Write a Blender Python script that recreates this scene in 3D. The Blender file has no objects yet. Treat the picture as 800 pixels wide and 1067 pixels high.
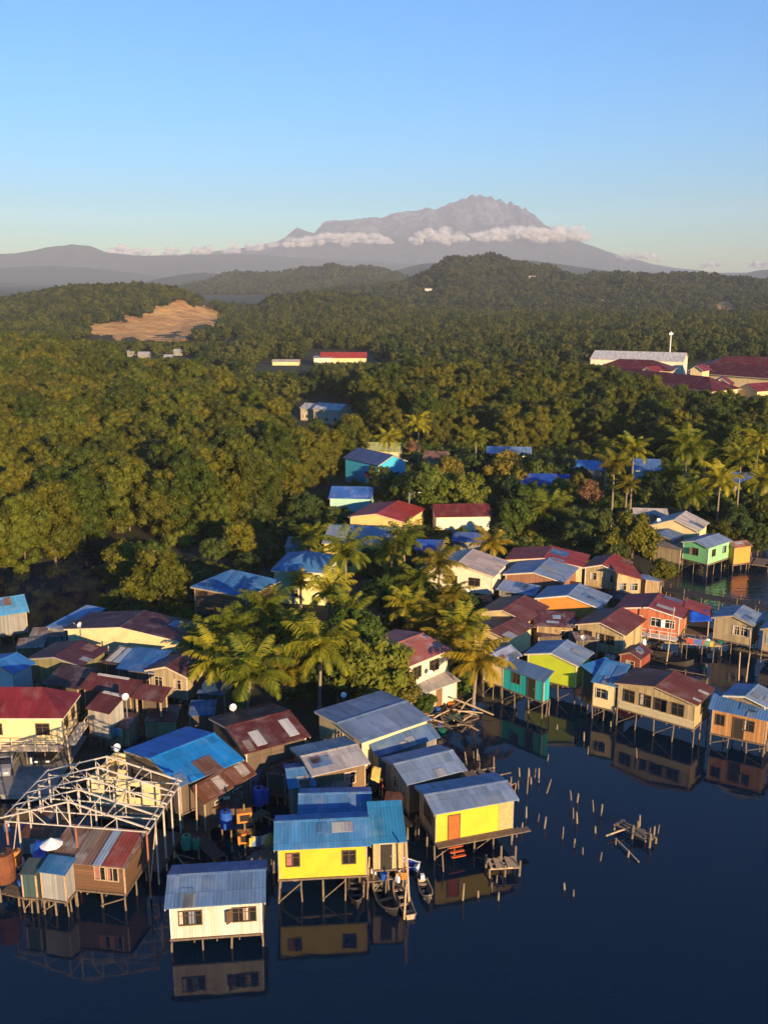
import bpy, bmesh, math, random
import numpy as np
from mathutils import Vector, Matrix
random.seed(7)
RNG = np.random.default_rng(7)
R = math.radians
S = bpy.context.scene
COL = S.collection

# ------------------------------------------------------------------ survey of the site
CAM_H = 42.0
FOC = 1000.0
CX, CY, HOR = 400.0, 533.5, 288.0
PITCH = math.atan((CY - HOR) / FOC)
_c, _s = math.cos(PITCH), math.sin(PITCH)


def ray(x, y):
    dx, dy = (x - CX) / FOC, (CY - y) / FOC
    return Vector((dx, _c + dy * _s, -_s + dy * _c))


def P(x, y, z=0.0):                      # map position at height z
    d = ray(x, y)
    t = (z - CAM_H) / d.z
    return Vector((d.x * t, d.y * t, z))


def PD(x, y, Y):                         # bearing and elevation at a known distance
    d = ray(x, y)
    t = Y / d.y
    return Vector((d.x * t, Y, CAM_H + d.z * t))


def proj(p):
    v = Vector(p) - Vector((0, 0, CAM_H))
    f = v.y * _c - v.z * _s
    u = v.y * _s + v.z * _c
    return CX + FOC * v.x / f, CY - FOC * u / f


def zfor(x, y, ypix):                    # height above (x, y) that shows at a given elevation
    lo, hi = -5.0, 60.0
    for _ in range(50):
        m = (lo + hi) / 2
        if proj((x, y, m))[1] > ypix:
            lo = m
        else:
            hi = m
    return lo


# ------------------------------------------------------------------ object helpers
def tag(o, label=None, cat=None, group=None, kind=None):
    if label: o['label'] = label
    if cat: o['category'] = cat
    if group: o['group'] = group
    if kind: o['kind'] = kind
    return o


def empty(name, loc, rz=0.0):
    o = bpy.data.objects.new(name, None)
    COL.objects.link(o)
    o.location = loc
    o.rotation_euler = (0, 0, rz)
    o.empty_display_size = 0.5
    return o


def link(name, me, parent=None, loc=None):
    o = bpy.data.objects.new(name, me)
    COL.objects.link(o)
    if parent: o.parent = parent
    if loc is not None: o.location = loc
    return o


def copy_tree(o, parent=None):
    c = o.copy()
    COL.objects.link(c)
    c.parent = parent
    for ch in o.children:
        copy_tree(ch, c)
    return c


def add_uv(me):
    n = len(me.loops)
    if n == 0: return
    co = np.empty(len(me.vertices) * 3); me.vertices.foreach_get('co', co); co = co.reshape(-1, 3)
    lv = np.empty(n, dtype=np.int32); me.loops.foreach_get('vertex_index', lv)
    pn = np.empty(len(me.polygons) * 3); me.polygons.foreach_get('normal', pn); pn = pn.reshape(-1, 3)
    lt = np.empty(len(me.polygons), dtype=np.int32); me.polygons.foreach_get('loop_total', lt)
    ln = np.repeat(pn, lt, axis=0)
    u = np.stack([-ln[:, 1], ln[:, 0], np.zeros(n)], 1)
    l = np.linalg.norm(u, axis=1)
    flat = l < 0.05
    u[flat] = (1, 0, 0)
    l[flat] = 1
    u /= l[:, None]
    v = np.cross(ln, u)
    p = co[lv]
    uv = np.stack([(p * u).sum(1), (p * v).sum(1)], 1)
    uv[:, 0] += np.where(np.abs(ln[:, 0]) > np.abs(ln[:, 1]), 31.7, 0)
    lay = me.uv_layers.new(name='UVMap')
    lay.data.foreach_set('uv', uv.astype(np.float32).ravel())


class MB:
    def __init__(self):
        self.v, self.f, self.m = [], [], []

    def add(self, vs, fs, mi=0):
        b = len(self.v)
        self.v += [tuple(p) for p in vs]
        for f in fs:
            self.f.append(tuple(b + i for i in f)); self.m.append(mi)
        return self

    def box(self, x0, x1, y0, y1, z0, z1, mi=0):
        return self.add([(x0, y0, z0), (x1, y0, z0), (x1, y1, z0), (x0, y1, z0), (x0, y0, z1), (x1, y0, z1), (x1, y1, z1), (x0, y1, z1)],
                        [(0, 3, 2, 1), (4, 5, 6, 7), (0, 1, 5, 4), (1, 2, 6, 5), (2, 3, 7, 6), (3, 0, 4, 7)], mi)

    def bar(self, a, b, w=0.06, h=None, mi=0):       # square bar between two points
        a, b = Vector(a), Vector(b)
        h = h or w
        d = (b - a).normalized()
        up = Vector((0, 0, 1)) if abs(d.z) < 0.95 else Vector((0, 1, 0))
        s = d.cross(up).normalized() * w / 2
        t = s.cross(d).normalized() * h / 2
        vs = [a - s - t, a + s - t, a + s + t, a - s + t, b - s - t, b + s - t, b + s + t, b - s + t]
        return self.add(vs, [(0, 1, 2, 3), (7, 6, 5, 4), (0, 4, 5, 1), (1, 5, 6, 2), (2, 6, 7, 3), (3, 7, 4, 0)], mi)

    def tube(self, pts, rad, n=7, mi=0):
        pts = [Vector(p) for p in pts]
        rad = rad if hasattr(rad, '__len__') else [rad] * len(pts)
        rings = []
        for i, p in enumerate(pts):
            d = (pts[min(i + 1, len(pts) - 1)] - pts[max(i - 1, 0)]).normalized()
            ref = Vector((0, 0, 1)) if abs(d.z) < 0.9 else Vector((1, 0, 0))
            s = d.cross(ref).normalized(); t = s.cross(d).normalized()
            rings.append([p + (s * math.cos(a) + t * math.sin(a)) * rad[i] for a in [2 * math.pi * k / n for k in range(n)]])
        vs = [p for r in rings for p in r]
        fs = []
        for i in range(len(pts) - 1):
            for k in range(n):
                fs.append((i * n + k, i * n + (k + 1) % n, (i + 1) * n + (k + 1) % n, (i + 1) * n + k))
        fs.append(tuple(range(n - 1, -1, -1)))
        fs.append(tuple((len(pts) - 1) * n + k for k in range(n)))
        return self.add(vs, fs, mi)

    def prism(self, prof, axis, a0, a1, mi=0):       # prof: list of (s, z); axis 'x' or 'y' is the extrusion
        n = len(prof)
        if axis == 'y':
            vs = [(s, a0, z) for s, z in prof] + [(s, a1, z) for s, z in prof]
        else:
            vs = [(a0, s, z) for s, z in prof] + [(a1, s, z) for s, z in prof]
        fs = [tuple(range(n)), tuple(range(2 * n - 1, n - 1, -1))] + [(i, n + i, n + (i + 1) % n, (i + 1) % n) for i in range(n)]
        return self.add(vs, fs, mi)

    def mesh(self, name, mats, fix=True):
        me = bpy.data.meshes.new(name)
        me.from_pydata(self.v, [], self.f)
        if not isinstance(mats, (list, tuple)): mats = [mats]
        for m in mats: me.materials.append(m)
        if len(mats) > 1: me.polygons.foreach_set('material_index', self.m)
        if fix:
            bm = bmesh.new(); bm.from_mesh(me)
            bmesh.ops.recalc_face_normals(bm, faces=bm.faces)
            bm.to_mesh(me); bm.free()
        me.update()
        add_uv(me)
        return me

    def build(self, name, mats, parent=None, loc=None, smooth=False):
        me = self.mesh(name, mats)
        if smooth: me.polygons.foreach_set('use_smooth', [True] * len(me.polygons))
        return link(name, me, parent, loc)


def np_mesh(name, V, F, mats, smooth=False, mi=None):
    me = bpy.data.meshes.new(name)
    V = np.asarray(V, dtype=np.float32); F = np.asarray(F, dtype=np.int32)
    k = F.shape[1]
    me.vertices.add(len(V)); me.vertices.foreach_set('co', V.ravel())
    me.loops.add(F.size); me.loops.foreach_set('vertex_index', F.ravel())
    me.polygons.add(len(F))
    me.polygons.foreach_set('loop_start', np.arange(0, F.size, k, dtype=np.int32))
    me.polygons.foreach_set('loop_total', np.full(len(F), k, dtype=np.int32))
    if not isinstance(mats, (list, tuple)): mats = [mats]
    for m in mats: me.materials.append(m)
    if mi is not None: me.polygons.foreach_set('material_index', np.asarray(mi, dtype=np.int32))
    me.polygons.foreach_set('use_smooth', np.full(len(F), bool(smooth)))
    me.update(calc_edges=True)
    me.validate()
    return me


# ------------------------------------------------------------------ noise for landforms
def _hash(i, j, s):
    h = (i * 374761393 + j * 668265263 + s * 1442695041) & 0xFFFFFFFF
    h = ((h ^ (h >> 13)) * 1274126177) & 0xFFFFFFFF
    return ((h ^ (h >> 16)) & 0xFFFF) / 65535.0


def vnoise(x, y, s=0):
    x = np.asarray(x, float); y = np.asarray(y, float)
    i = np.floor(x).astype(np.int64); j = np.floor(y).astype(np.int64)
    u = x - i; v = y - j
    u = u * u * (3 - 2 * u); v = v * v * (3 - 2 * v)
    a, b, c, d = _hash(i, j, s), _hash(i + 1, j, s), _hash(i, j + 1, s), _hash(i + 1, j + 1, s)
    return (a * (1 - u) + b * u) * (1 - v) + (c * (1 - u) + d * u) * v


def fbm(x, y, oct=5, s=0, ridged=False):
    t = 0; amp = 0.5; f = 1.0
    for k in range(oct):
        n = vnoise(x * f, y * f, s + k * 17)
        if ridged: n = 1 - abs(2 * n - 1)
        t = t + amp * n; amp *= 0.5; f *= 2.03
    return t


# ------------------------------------------------------------------ materials
def new_mat(name):
    m = bpy.data.materials.new(name); m.use_nodes = True
    nt = m.node_tree
    for n in list(nt.nodes): nt.nodes.remove(n)
    return m, nt


def nd(nt, typ, ins=None, **props):
    n = nt.nodes.new(typ)
    for k, v in props.items(): setattr(n, k, v)
    for k, v in (ins or {}).items():
        sk = n.inputs[k]
        if isinstance(v, bpy.types.NodeSocket): nt.links.new(v, sk)
        else: sk.default_value = v
    return n


def mth(nt, op, a, b=0.0, clamp=False):
    return nd(nt, 'ShaderNodeMath', {0: a, 1: b}, operation=op, use_clamp=clamp).outputs[0]


def mixc(nt, fac, a, b, mode='MIX'):
    n = nt.nodes.new('ShaderNodeMix'); n.data_type = 'RGBA'; n.blend_type = mode
    for sk, v in ((n.inputs[0], fac), (n.inputs[6], a), (n.inputs[7], b)):
        if isinstance(v, bpy.types.NodeSocket): nt.links.new(v, sk)
        else: sk.default_value = v if not (isinstance(v, tuple) and len(v) == 3) else (*v, 1)
    return n.outputs[2]


def noise(nt, vec, scale, detail=4, rough=0.55):
    return nd(nt, 'ShaderNodeTexNoise', {'Vector': vec, 'Scale': scale, 'Detail': detail, 'Roughness': rough}).outputs[0]


def ramp(nt, fac, lo, hi):
    return nd(nt, 'ShaderNodeMapRange', {0: fac, 1: lo, 2: hi, 3: 0.0, 4: 1.0}).outputs[0]


def out(nt, shader=None, vol=None):
    o = nt.nodes.new('ShaderNodeOutputMaterial')
    if shader: nt.links.new(shader, o.inputs[0])
    if vol: nt.links.new(vol, o.inputs[1])


def pbsdf(nt, color, rough=0.7, bump=None, strength=0.4, dist=0.02, spec=0.4, metal=0.0):
    ins = {'Base Color': color, 'Roughness': rough, 'Specular IOR Level': spec, 'Metallic': metal}
    if isinstance(color, tuple) and len(color) == 3: ins['Base Color'] = (*color, 1)
    if bump is not None:
        ins['Normal'] = nd(nt, 'ShaderNodeBump', {'Height': bump, 'Strength': strength, 'Distance': dist}).outputs[0]
    return nd(nt, 'ShaderNodeBsdfPrincipled', ins).outputs[0]


_cache = {}


def uvsplit(nt):
    tc = nt.nodes.new('ShaderNodeTexCoord')
    oi = nt.nodes.new('ShaderNodeObjectInfo')
    off = nd(nt, 'ShaderNodeVectorMath', {0: tc.outputs['UV'], 1: nd(nt, 'ShaderNodeCombineXYZ', {0: mth(nt, 'MULTIPLY', oi.outputs['Random'], 90.0)}).outputs[0]}, operation='ADD').outputs[0]
    sp = nd(nt, 'ShaderNodeSeparateXYZ', {0: off})
    return off, sp.outputs[0], sp.outputs[1], oi.outputs['Random']


def scalev(nt, vec, sx, sy, sz=1.0):
    return nd(nt, 'ShaderNodeVectorMath', {0: vec, 1: (sx, sy, sz)}, operation='MULTIPLY').outputs[0]


def roof_mat(col, rust=0.15, pale=0.2, rough=0.5):
    rust = rust + .07 if rust > 0 else 0
    pale = min(.7, pale * 1.5 + .04)
    key = ('roof', col, rust, pale, rough)
    if key in _cache: return _cache[key]
    if col[0] > .1 and col[1] < .07: col = tuple(k * .78 for k in col)
    m, nt = new_mat('corrugated_roof')
    uv, u, v, rnd = uvsplit(nt)
    sheet = nd(nt, 'ShaderNodeTexWhiteNoise', {'Vector': nd(nt, 'ShaderNodeCombineXYZ', {0: mth(nt, 'FLOOR', mth(nt, 'DIVIDE', u, 0.82)), 1: mth(nt, 'FLOOR', mth(nt, 'DIVIDE', v, 2.6))}).outputs[0]}, noise_dimensions='2D').outputs[0]
    streak = noise(nt, scalev(nt, uv, 2.2, 0.35), 1.0, 5, 0.6)
    blot = noise(nt, uv, 0.45, 5, 0.62)
    c = mixc(nt, mth(nt, 'MULTIPLY', ramp(nt, streak, 0.38, 0.68), 0.75), (*col, 1), (*[k * 0.62 for k in col], 1))
    c = mixc(nt, mth(nt, 'MULTIPLY', ramp(nt, blot, 0.5, 0.7), pale), c, (0.42, 0.41, 0.4, 1))
    c = mixc(nt, 1.0, c, nd(nt, 'ShaderNodeCombineColor', {0: mth(nt, 'ADD', 0.8, mth(nt, 'MULTIPLY', sheet, 0.32)), 1: mth(nt, 'ADD', 0.8, mth(nt, 'MULTIPLY', sheet, 0.32)), 2: mth(nt, 'ADD', 0.8, mth(nt, 'MULTIPLY', sheet, 0.32))}).outputs[0], 'MULTIPLY')
    rn = noise(nt, scalev(nt, uv, 1.1, 0.55), 0.9, 7, 0.68)
    rm = ramp(nt, mth(nt, 'ADD', rn, mth(nt, 'MULTIPLY', sheet, 0.12)), 0.78 - 0.36 * rust, 0.86 - 0.36 * rust)
    c = mixc(nt, mth(nt, 'MULTIPLY', rm, 0.85 if rust > 0 else 0.0), c, (0.10, 0.042, 0.022, 1))
    # lap seams across the slope
    fr = mth(nt, 'FRACT', mth(nt, 'DIVIDE', v, 2.6))
    lap = mth(nt, 'LESS_THAN', fr, 0.018)
    c = mixc(nt, mth(nt, 'MULTIPLY', lap, 0.45), c, (*[k * 0.35 for k in col], 1))
    wave = mth(nt, 'SINE', mth(nt, 'MULTIPLY', u, 2 * math.pi / 0.24))
    b = mth(nt, 'ADD', mth(nt, 'MULTIPLY', wave, 0.5), mth(nt, 'MULTIPLY', blot, 1.5))
    out(nt, pbsdf(nt, c, mth(nt, 'ADD', rough - 0.1, mth(nt, 'MULTIPLY', streak, 0.3)), b, 0.38, 0.03, 0.16))
    _cache[key] = m
    return m


def wall_mat(kind, col, dirt=0.4):
    dirt = min(.85, dirt * 1.35 + .08)
    key = ('wall', kind, col, dirt)
    if key in _cache: return _cache[key]
    m, nt = new_mat({'plank': 'plank_wall', 'lap': 'lap_board_wall', 'plain': 'painted_wall', 'mat': 'woven_mat_wall'}[kind])
    uv, u, v, rnd = uvsplit(nt)
    big = noise(nt, uv, 0.8, 5, 0.6)
    strk = noise(nt, scalev(nt, uv, 3.5, 0.4), 1.0, 5, 0.6)
    c = (*col, 1)
    dk = (*[k * 0.5 + 0.015 for k in col], 1)
    bump = strk
    st, ds = 0.2, 0.01
    if kind in ('plank', 'lap'):
        w = 0.2 if kind == 'plank' else 0.22
        q = u if kind == 'plank' else v
        idx = mth(nt, 'FLOOR', mth(nt, 'DIVIDE', q, w))
        wn = nd(nt, 'ShaderNodeTexWhiteNoise', {'W': idx}, noise_dimensions='1D').outputs[0]
        c = mixc(nt, mth(nt, 'MULTIPLY', wn, 0.75), c, (*[k * 0.52 for k in col], 1))
        fr = mth(nt, 'FRACT', mth(nt, 'DIVIDE', q, w))
        seam = mth(nt, 'LESS_THAN', fr, 0.1)
        c = mixc(nt, mth(nt, 'MULTIPLY', seam, 0.6), c, (*[k * 0.22 for k in col], 1))
        bump = fr if kind == 'lap' else mth(nt, 'SUBTRACT', 1.0, seam)
        st, ds = 0.5, 0.025
    elif kind == 'mat':
        a = mth(nt, 'FLOOR', mth(nt, 'DIVIDE', u, 0.16)); b2 = mth(nt, 'FLOOR', mth(nt, 'DIVIDE', v, 0.16))
        ck = mth(nt, 'MODULO', mth(nt, 'ADD', a, b2), 2.0)
        c = mixc(nt, mth(nt, 'MULTIPLY', mth(nt, 'ABSOLUTE', ck), 0.5), c, (*[k * 0.6 for k in col], 1))
        wn = nd(nt, 'ShaderNodeTexWhiteNoise', {'Vector': nd(nt, 'ShaderNodeCombineXYZ', {0: a, 1: b2}).outputs[0]}, noise_dimensions='2D').outputs[0]
        c = mixc(nt, mth(nt, 'MULTIPLY', wn, 0.4), c, (*[k * 0.45 for k in col], 1))
    c = mixc(nt, mth(nt, 'MULTIPLY', ramp(nt, big, 0.45, 0.75), dirt), c, dk)
    c = mixc(nt, mth(nt, 'MULTIPLY', ramp(nt, strk, 0.55, 0.8), dirt * 0.9), c, dk)
    out(nt, pbsdf(nt, c, 0.8, bump, st, ds, 0.25))
    _cache[key] = m
    return m


def plain_mat(name, col, rough=0.7, var=0.35, scale=3.0, spec=0.3, metal=0.0):
    key = (name, col, rough, var, scale, metal)
    if key in _cache: return _cache[key]
    m, nt = new_mat(name)
    tc = nt.nodes.new('ShaderNodeTexCoord')
    n = noise(nt, tc.outputs['Object'], scale, 5, 0.6)
    c = mixc(nt, ramp(nt, n, 0.3, 0.75), (*[min(1, k * (1 + var * .4)) for k in col], 1), (*[k * (1 - var) for k in col], 1))
    out(nt, pbsdf(nt, c, rough, n, 0.2, 0.02, spec, metal))
    _cache[key] = m
    return m


def leaf_mat(name, c0, c1, trans=0.3, scale=0.35):
    m, nt = new_mat(name)
    oi = nt.nodes.new('ShaderNodeObjectInfo')
    geo = nt.nodes.new('ShaderNodeNewGeometry')
    n = noise(nt, geo.outputs['Position'], scale, 3, 0.6)
    f = mth(nt, 'ADD', mth(nt, 'MULTIPLY', n, 0.9), mth(nt, 'MULTIPLY', mth(nt, 'SUBTRACT', oi.outputs['Random'], 0.5), 0.85))
    f = mth(nt, 'ADD', f, mth(nt, 'MULTIPLY', mth(nt, 'SUBTRACT', geo.outputs['Random Per Island'], 0.5), 0.4))
    c = mixc(nt, ramp(nt, f, 0.2, 0.75), (*c0, 1), (*c1, 1))
    d = nd(nt, 'ShaderNodeBsdfPrincipled', {'Base Color': c, 'Roughness': 0.6, 'Specular IOR Level': 0.18}).outputs[0]
    t = nd(nt, 'ShaderNodeBsdfTranslucent', {'Color': c}).outputs[0]
    mx = nd(nt, 'ShaderNodeMixShader', {0: trans, 1: d, 2: t}).outputs[0]
    out(nt, mx)
    return m


WOOD = plain_mat('weathered_wood', (0.16, 0.115, 0.08), 0.85, 0.5, 4)
STILT = plain_mat('stilt_wood', (0.19, 0.14, 0.095), 0.85, 0.5, 3)
PALEWOOD = plain_mat('pale_timber', (0.42, 0.31, 0.2), 0.8, 0.4, 4)
DARKWOOD = plain_mat('dark_wet_wood', (0.045, 0.035, 0.03), 0.7, 0.5, 4)
TRIM = plain_mat('cream_trim', (0.62, 0.52, 0.38), 0.7, 0.3, 3)
TRIMW = plain_mat('white_trim', (0.68, 0.66, 0.62), 0.6, 0.3, 3)
GLASS = plain_mat('dark_window_glass', (0.018, 0.018, 0.02), 0.18, 0.4, 2, 0.5)
DARK = plain_mat('dark_interior', (0.02, 0.017, 0.015), 0.9, 0.3, 2)
FRAMEM = plain_mat('window_frame_paint', (0.5, 0.42, 0.3), 0.7, 0.3, 5)
FRAMED = plain_mat('dark_window_frame', (0.10, 0.06, 0.035), 0.7, 0.3, 5)
CONC = plain_mat('old_concrete', (0.25, 0.235, 0.21), 0.9, 0.4, 1.5)
STEEL = plain_mat('cream_painted_steel', (0.50, 0.45, 0.38), 0.55, 0.35, 2)
STEELR = plain_mat('rust_primer_steel', (0.33, 0.13, 0.07), 0.6, 0.4, 2)
WHITE = plain_mat('white_plastic', (0.78, 0.77, 0.74), 0.5, 0.15, 3)
BLUEP = plain_mat('blue_plastic', (0.02, 0.09, 0.42), 0.45, 0.3, 3)
TEALP = plain_mat('green_plastic', (0.01, 0.22, 0.14), 0.5, 0.3, 3)
ORANGE = plain_mat('orange_paint', (0.55, 0.19, 0.03), 0.6, 0.35, 3)
TARP = plain_mat('blue_tarpaulin', (0.01, 0.08, 0.5), 0.45, 0.35, 2)
RUST = plain_mat('rusty_metal', (0.16, 0.055, 0.025), 0.8, 0.5, 3)
GREY = plain_mat('grey_metal', (0.24, 0.25, 0.27), 0.5, 0.3, 2)
BLACK = plain_mat('black_rubber', (0.015, 0.015, 0.016), 0.6, 0.3, 4)
BARK = plain_mat('tree_bark', (0.13, 0.10, 0.075), 0.9, 0.5, 3)
PALMBARK = plain_mat('palm_bark', (0.24, 0.19, 0.14), 0.9, 0.45, 5)

BLUE = (0.035, 0.13, 0.31)
STEELBLUE = (0.085, 0.155, 0.29)
VIVID = (0.012, 0.20, 0.52)
MAROON = (0.13, 0.032, 0.028)
BRICK = (0.30, 0.045, 0.035)
PINK = (0.40, 0.12, 0.09)
LAV = (0.17, 0.235, 0.35)
PALE = (0.40, 0.36, 0.34)

# ------------------------------------------------------------------ houses
STILT_MESHES = {}
CURTAINS = [plain_mat('faded_curtain', c, .9, .3, 6) for c in ((0.45, 0.38, 0.3), (0.3, 0.12, 0.1), (0.15, 0.22, 0.3), (0.5, 0.46, 0.4))]


def stilt_mesh(h, k):
    key = (round(h, 1), k)
    if key not in STILT_MESHES:
        r0 = (0.07, 0.06, 0.08)[k]
        rr = random.Random(k * 100 + int(h * 10))
        pts = [(rr.uniform(-.03, .03), rr.uniform(-.03, .03), z) for z in np.linspace(-0.8, h, 4)]
        STILT_MESHES[key] = MB().tube(pts, [r0 * 1.1, r0, r0 * .95, r0 * .9], 7).mesh('stilt', STILT)
    return STILT_MESHES[key]


def window(parent, x, y, z, w, h, side, frame=None, panes=2, shut=None):
    """window set proud of a wall; side f/b/l/r"""
    f, g = MB(), MB()
    t = 0.07
    def bx(mb, u0, u1, z0, z1, d0, d1):
        if side == 'f': mb.box(x + u0, x + u1, y - d1, y - d0, z + z0, z + z1)
        elif side == 'b': mb.box(x + u0, x + u1, y + d0, y + d1, z + z0, z + z1)
        elif side == 'r': mb.box(x + d0, x + d1, y + u0, y + u1, z + z0, z + z1)
        else: mb.box(x - d1, x - d0, y + u0, y + u1, z + z0, z + z1)
    W, Hh = w / 2, h / 2
    bx(f, -W - t, W + t, -Hh - t, -Hh, -.02, .06)
    bx(f, -W - t, W + t, Hh, Hh + t, -.02, .06)
    bx(f, -W - t, -W, -Hh, Hh, -.02, .06)
    bx(f, W, W + t, -Hh, Hh, -.02, .06)
    for k in range(1, panes):
        u = -W + w * k / panes
        bx(f, u - .025, u + .025, -Hh, Hh, -.02, .05)
    if w > 0.7: bx(f, -W, W, Hh * .35, Hh * .35 + .04, -.02, .045)
    bx(g, -W, W, -Hh, Hh, -.03, .02)
    o = f.build('window', frame or FRAMEM, parent)
    g.build('pane', GLASS, o)
    q = random.random()
    if q < .45 and w > .6:                           # half drawn curtain
        cu = MB(); e = random.uniform(.25, .55) * w
        bx(cu, -W, -W + e, -Hh * .9, Hh, .022, .03)
        cu.build('curtain', random.choice(CURTAINS), o)
    elif q < .7 and side == 'f' and w < 1.2:         # open shutter leaf
        sh = MB(); sgn = random.choice((-1, 1)); u0 = sgn * (W + t)
        sh.add([(x + u0, y - .07, z - Hh), (x + u0 + sgn * .32, y - .34, z - Hh), (x + u0 + sgn * .32, y - .34, z + Hh), (x + u0, y - .07, z + Hh),
                (x + u0, y - .03, z - Hh), (x + u0 + sgn * .35, y - .31, z - Hh), (x + u0 + sgn * .35, y - .31, z + Hh), (x + u0, y - .03, z + Hh)],
               [(0, 1, 2, 3), (7, 6, 5, 4), (0, 4, 5, 1), (1, 5, 6, 2), (2, 6, 7, 3), (3, 7, 4, 0)])
        sh.build('shutter', frame or FRAMEM, o)
    return o


def house(label, typ, fl, fr, bk, ap=None, ze=4.0, zf=1.2, roof=None, wall=None, wl=None, win=None, doors=(), stilts='flr',
          trim=None, ov=0.4, name='stilt_house', cat='house', group=None, closed=True, wh=0.95, ww=0.85, base=None, rails=(), fr_mat=None, dz=None, quiet=False, wz=None):
    if name == 'stilt_house' and ze < 5.5 and zf < ze - 2.55:
        zf = ze - 2.55
        stilts = stilts or 'fl'
    if typ == 'shedr':
        hi = ze + (ap if isinstance(ap, (int, float)) else 0.9)
        A = P(*fl, hi)
    else:
        A = P(*fl, ze)
    B = P(*fr, ze)
    A.z = B.z = 0
    u = (B - A); W = u.length; u.normalize()
    pv = Vector((-u.y, u.x, 0))
    if isinstance(bk, (int, float)): D = bk; skew = None
    else:
        K = P(*bk, ze if typ != 'shed' else ze + (ap if isinstance(ap, (int, float)) else 0.7)); K.z = 0
        D = (K - A).dot(pv); skew = (K - A).dot(u)
    D = max(D, 1.5)
    if isinstance(ap, tuple):
        q = (A + B) / 2 if typ == 'gf' else A + pv * D / 2
        if typ == 'hip': q = (A + B) / 2 + pv * D / 2
        rise = zfor(q.x, q.y, ap[1]) - ze
    else: rise = ap if ap is not None else 0.18 * (W if typ == 'gf' else D)
    rise0 = rise
    rise = min(max(rise, 0.25), 0.34 * (W if typ == 'gf' else D) if typ in ('gf', 're', 'hip') else 3)
    if not quiet: print('HOUSE %-46s %s W%.1f D%.1f rise%.2f(%.2f) rot%.0f Y%.0f skew%s' % (label[:46], typ, W, D, rise, rise0, math.degrees(math.atan2(u.y, u.x)), A.y, None if skew is None else '%.1f' % skew))
    root = empty(name, (A + B) / 2 + pv * D / 2, math.atan2(u.y, u.x))
    tag(root, label, cat, group)
    a, b = W / 2, D / 2
    aw, bw = a - ov, b - ov
    if typ in ('gf', 're'):
        if typ == 'gf': aw, bw = a - ov, b - ov * .8
        else: aw, bw = a - ov * .8, b - ov
    t = 0.06
    # roof -------------------------------------------------------------
    ridge = None
    if typ in ('gf', 're'):
        c = a if typ == 'gf' else b
        l = b if typ == 'gf' else a
        ax = 'y' if typ == 'gf' else 'x'
        zr = ze + rise
        prof = [(-c, ze), (0, zr), (c, ze), (c, ze - t), (0, zr - t * 1.15), (-c, ze - t)]
        ro = MB().prism(prof, ax, -l, l).build('roof', roof, root)
        k = 0.14
        sl = rise / c
        cap = [(-k, zr - sl * k + .025), (0, zr + .035), (k, zr - sl * k + .025), (k, zr - sl * k + .004), (0, zr + .012), (-k, zr - sl * k + .004)]
        MB().prism(cap, ax, -l - .02, l + .02).build('ridge_cap', roof, ro)
        fm = trim or PALEWOOD
        fp = [(-c + .05, ze - t - .004), (0, zr - t * 1.15 - .004), (c - .05, ze - t - .004), (c - .05, ze - t - .15), (0, zr - t - .17), (-c + .05, ze - t - .15)]
        for sg in (-1, 1):
            MB().prism(fp, ax, sg * (l - .07), sg * (l - .03)).build('fascia', fm, ro)
        def under(s): return zr - rise * abs(s) / c - t - .012
        w = aw if typ == 'gf' else bw
        wp = [(-w, zf), (w, zf), (w, under(w)), (0, under(0)), (-w, under(w))]
        m = MB().prism(wp, ax, -(bw if typ == 'gf' else aw), bw if typ == 'gf' else aw)
        htop = under(w)
    elif typ == 'hip':
        zr = ze + rise
        r = max(a - b, 0.0); q = max(b - a, 0.0)
        if r > 0: rid = [(-r, 0, zr), (r, 0, zr)]
        else: rid = [(0, -q, zr), (0, q, zr)]
        vs = [(-a, -b, ze), (a, -b, ze), (a, b, ze), (-a, b, ze)] + rid + [(-a, -b, ze - t), (a, -b, ze - t), (a, b, ze - t), (-a, b, ze - t)]
        if r > 0: fs = [(0, 1, 5, 4), (2, 3, 4, 5), (1, 2, 5), (3, 0, 4)]
        else: fs = [(0, 1, 4), (1, 2, 5, 4), (2, 3, 5), (3, 0, 4, 5)]
        fs += [(9, 8, 7, 6), (0, 6, 7, 1), (1, 7, 8, 2), (2, 8, 9, 3), (3, 9, 6, 0)]
        ro = MB().add(vs, fs).build('roof', roof, root)
        htop = ze - t - .012
        m = MB().box(-aw, aw, -bw, bw, zf, htop)
        fm = trim or PALEWOOD
        f2 = MB()
        f2.box(-a + .03, a - .03, -b + .03, -b + .07, ze - t - .18, ze - t - .004)
        f2.box(a - .07, a - .03, -b + .08, b - .08, ze - t - .18, ze - t - .004)
        f2.box(-a + .03, -a + .07, -b + .08, b - .08, ze - t - .18, ze - t - .004)
        f2.build('fascia', fm, ro)
    elif typ == 'shed':
        prof = [(-b, ze), (b, ze + rise), (b, ze + rise - t), (-b, ze - t)]
        ro = MB().prism(prof, 'x', -a, a).build('roof', roof, root)
        def un(s): return ze + rise * (s + b) / (2 * b) - t - .012
        m = MB().prism([(-bw, zf), (bw, zf), (bw, un(bw)), (-bw, un(-bw))], 'x', -aw, aw)
        htop = un(-bw)
    else:                                            # shedr: falls towards +x
        prof = [(-a, ze + rise), (a, ze), (a, ze - t), (-a, ze + rise - t)]
        ro = MB().prism(prof, 'y', -b, b).build('roof', roof, root)
        def un(s): return ze + rise * (a - s) / (2 * a) - t - .012
        m = MB().prism([(-aw, zf), (aw, zf), (aw, un(aw)), (-aw, un(-aw))], 'y', -bw, bw)
        htop = un(aw)
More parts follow.
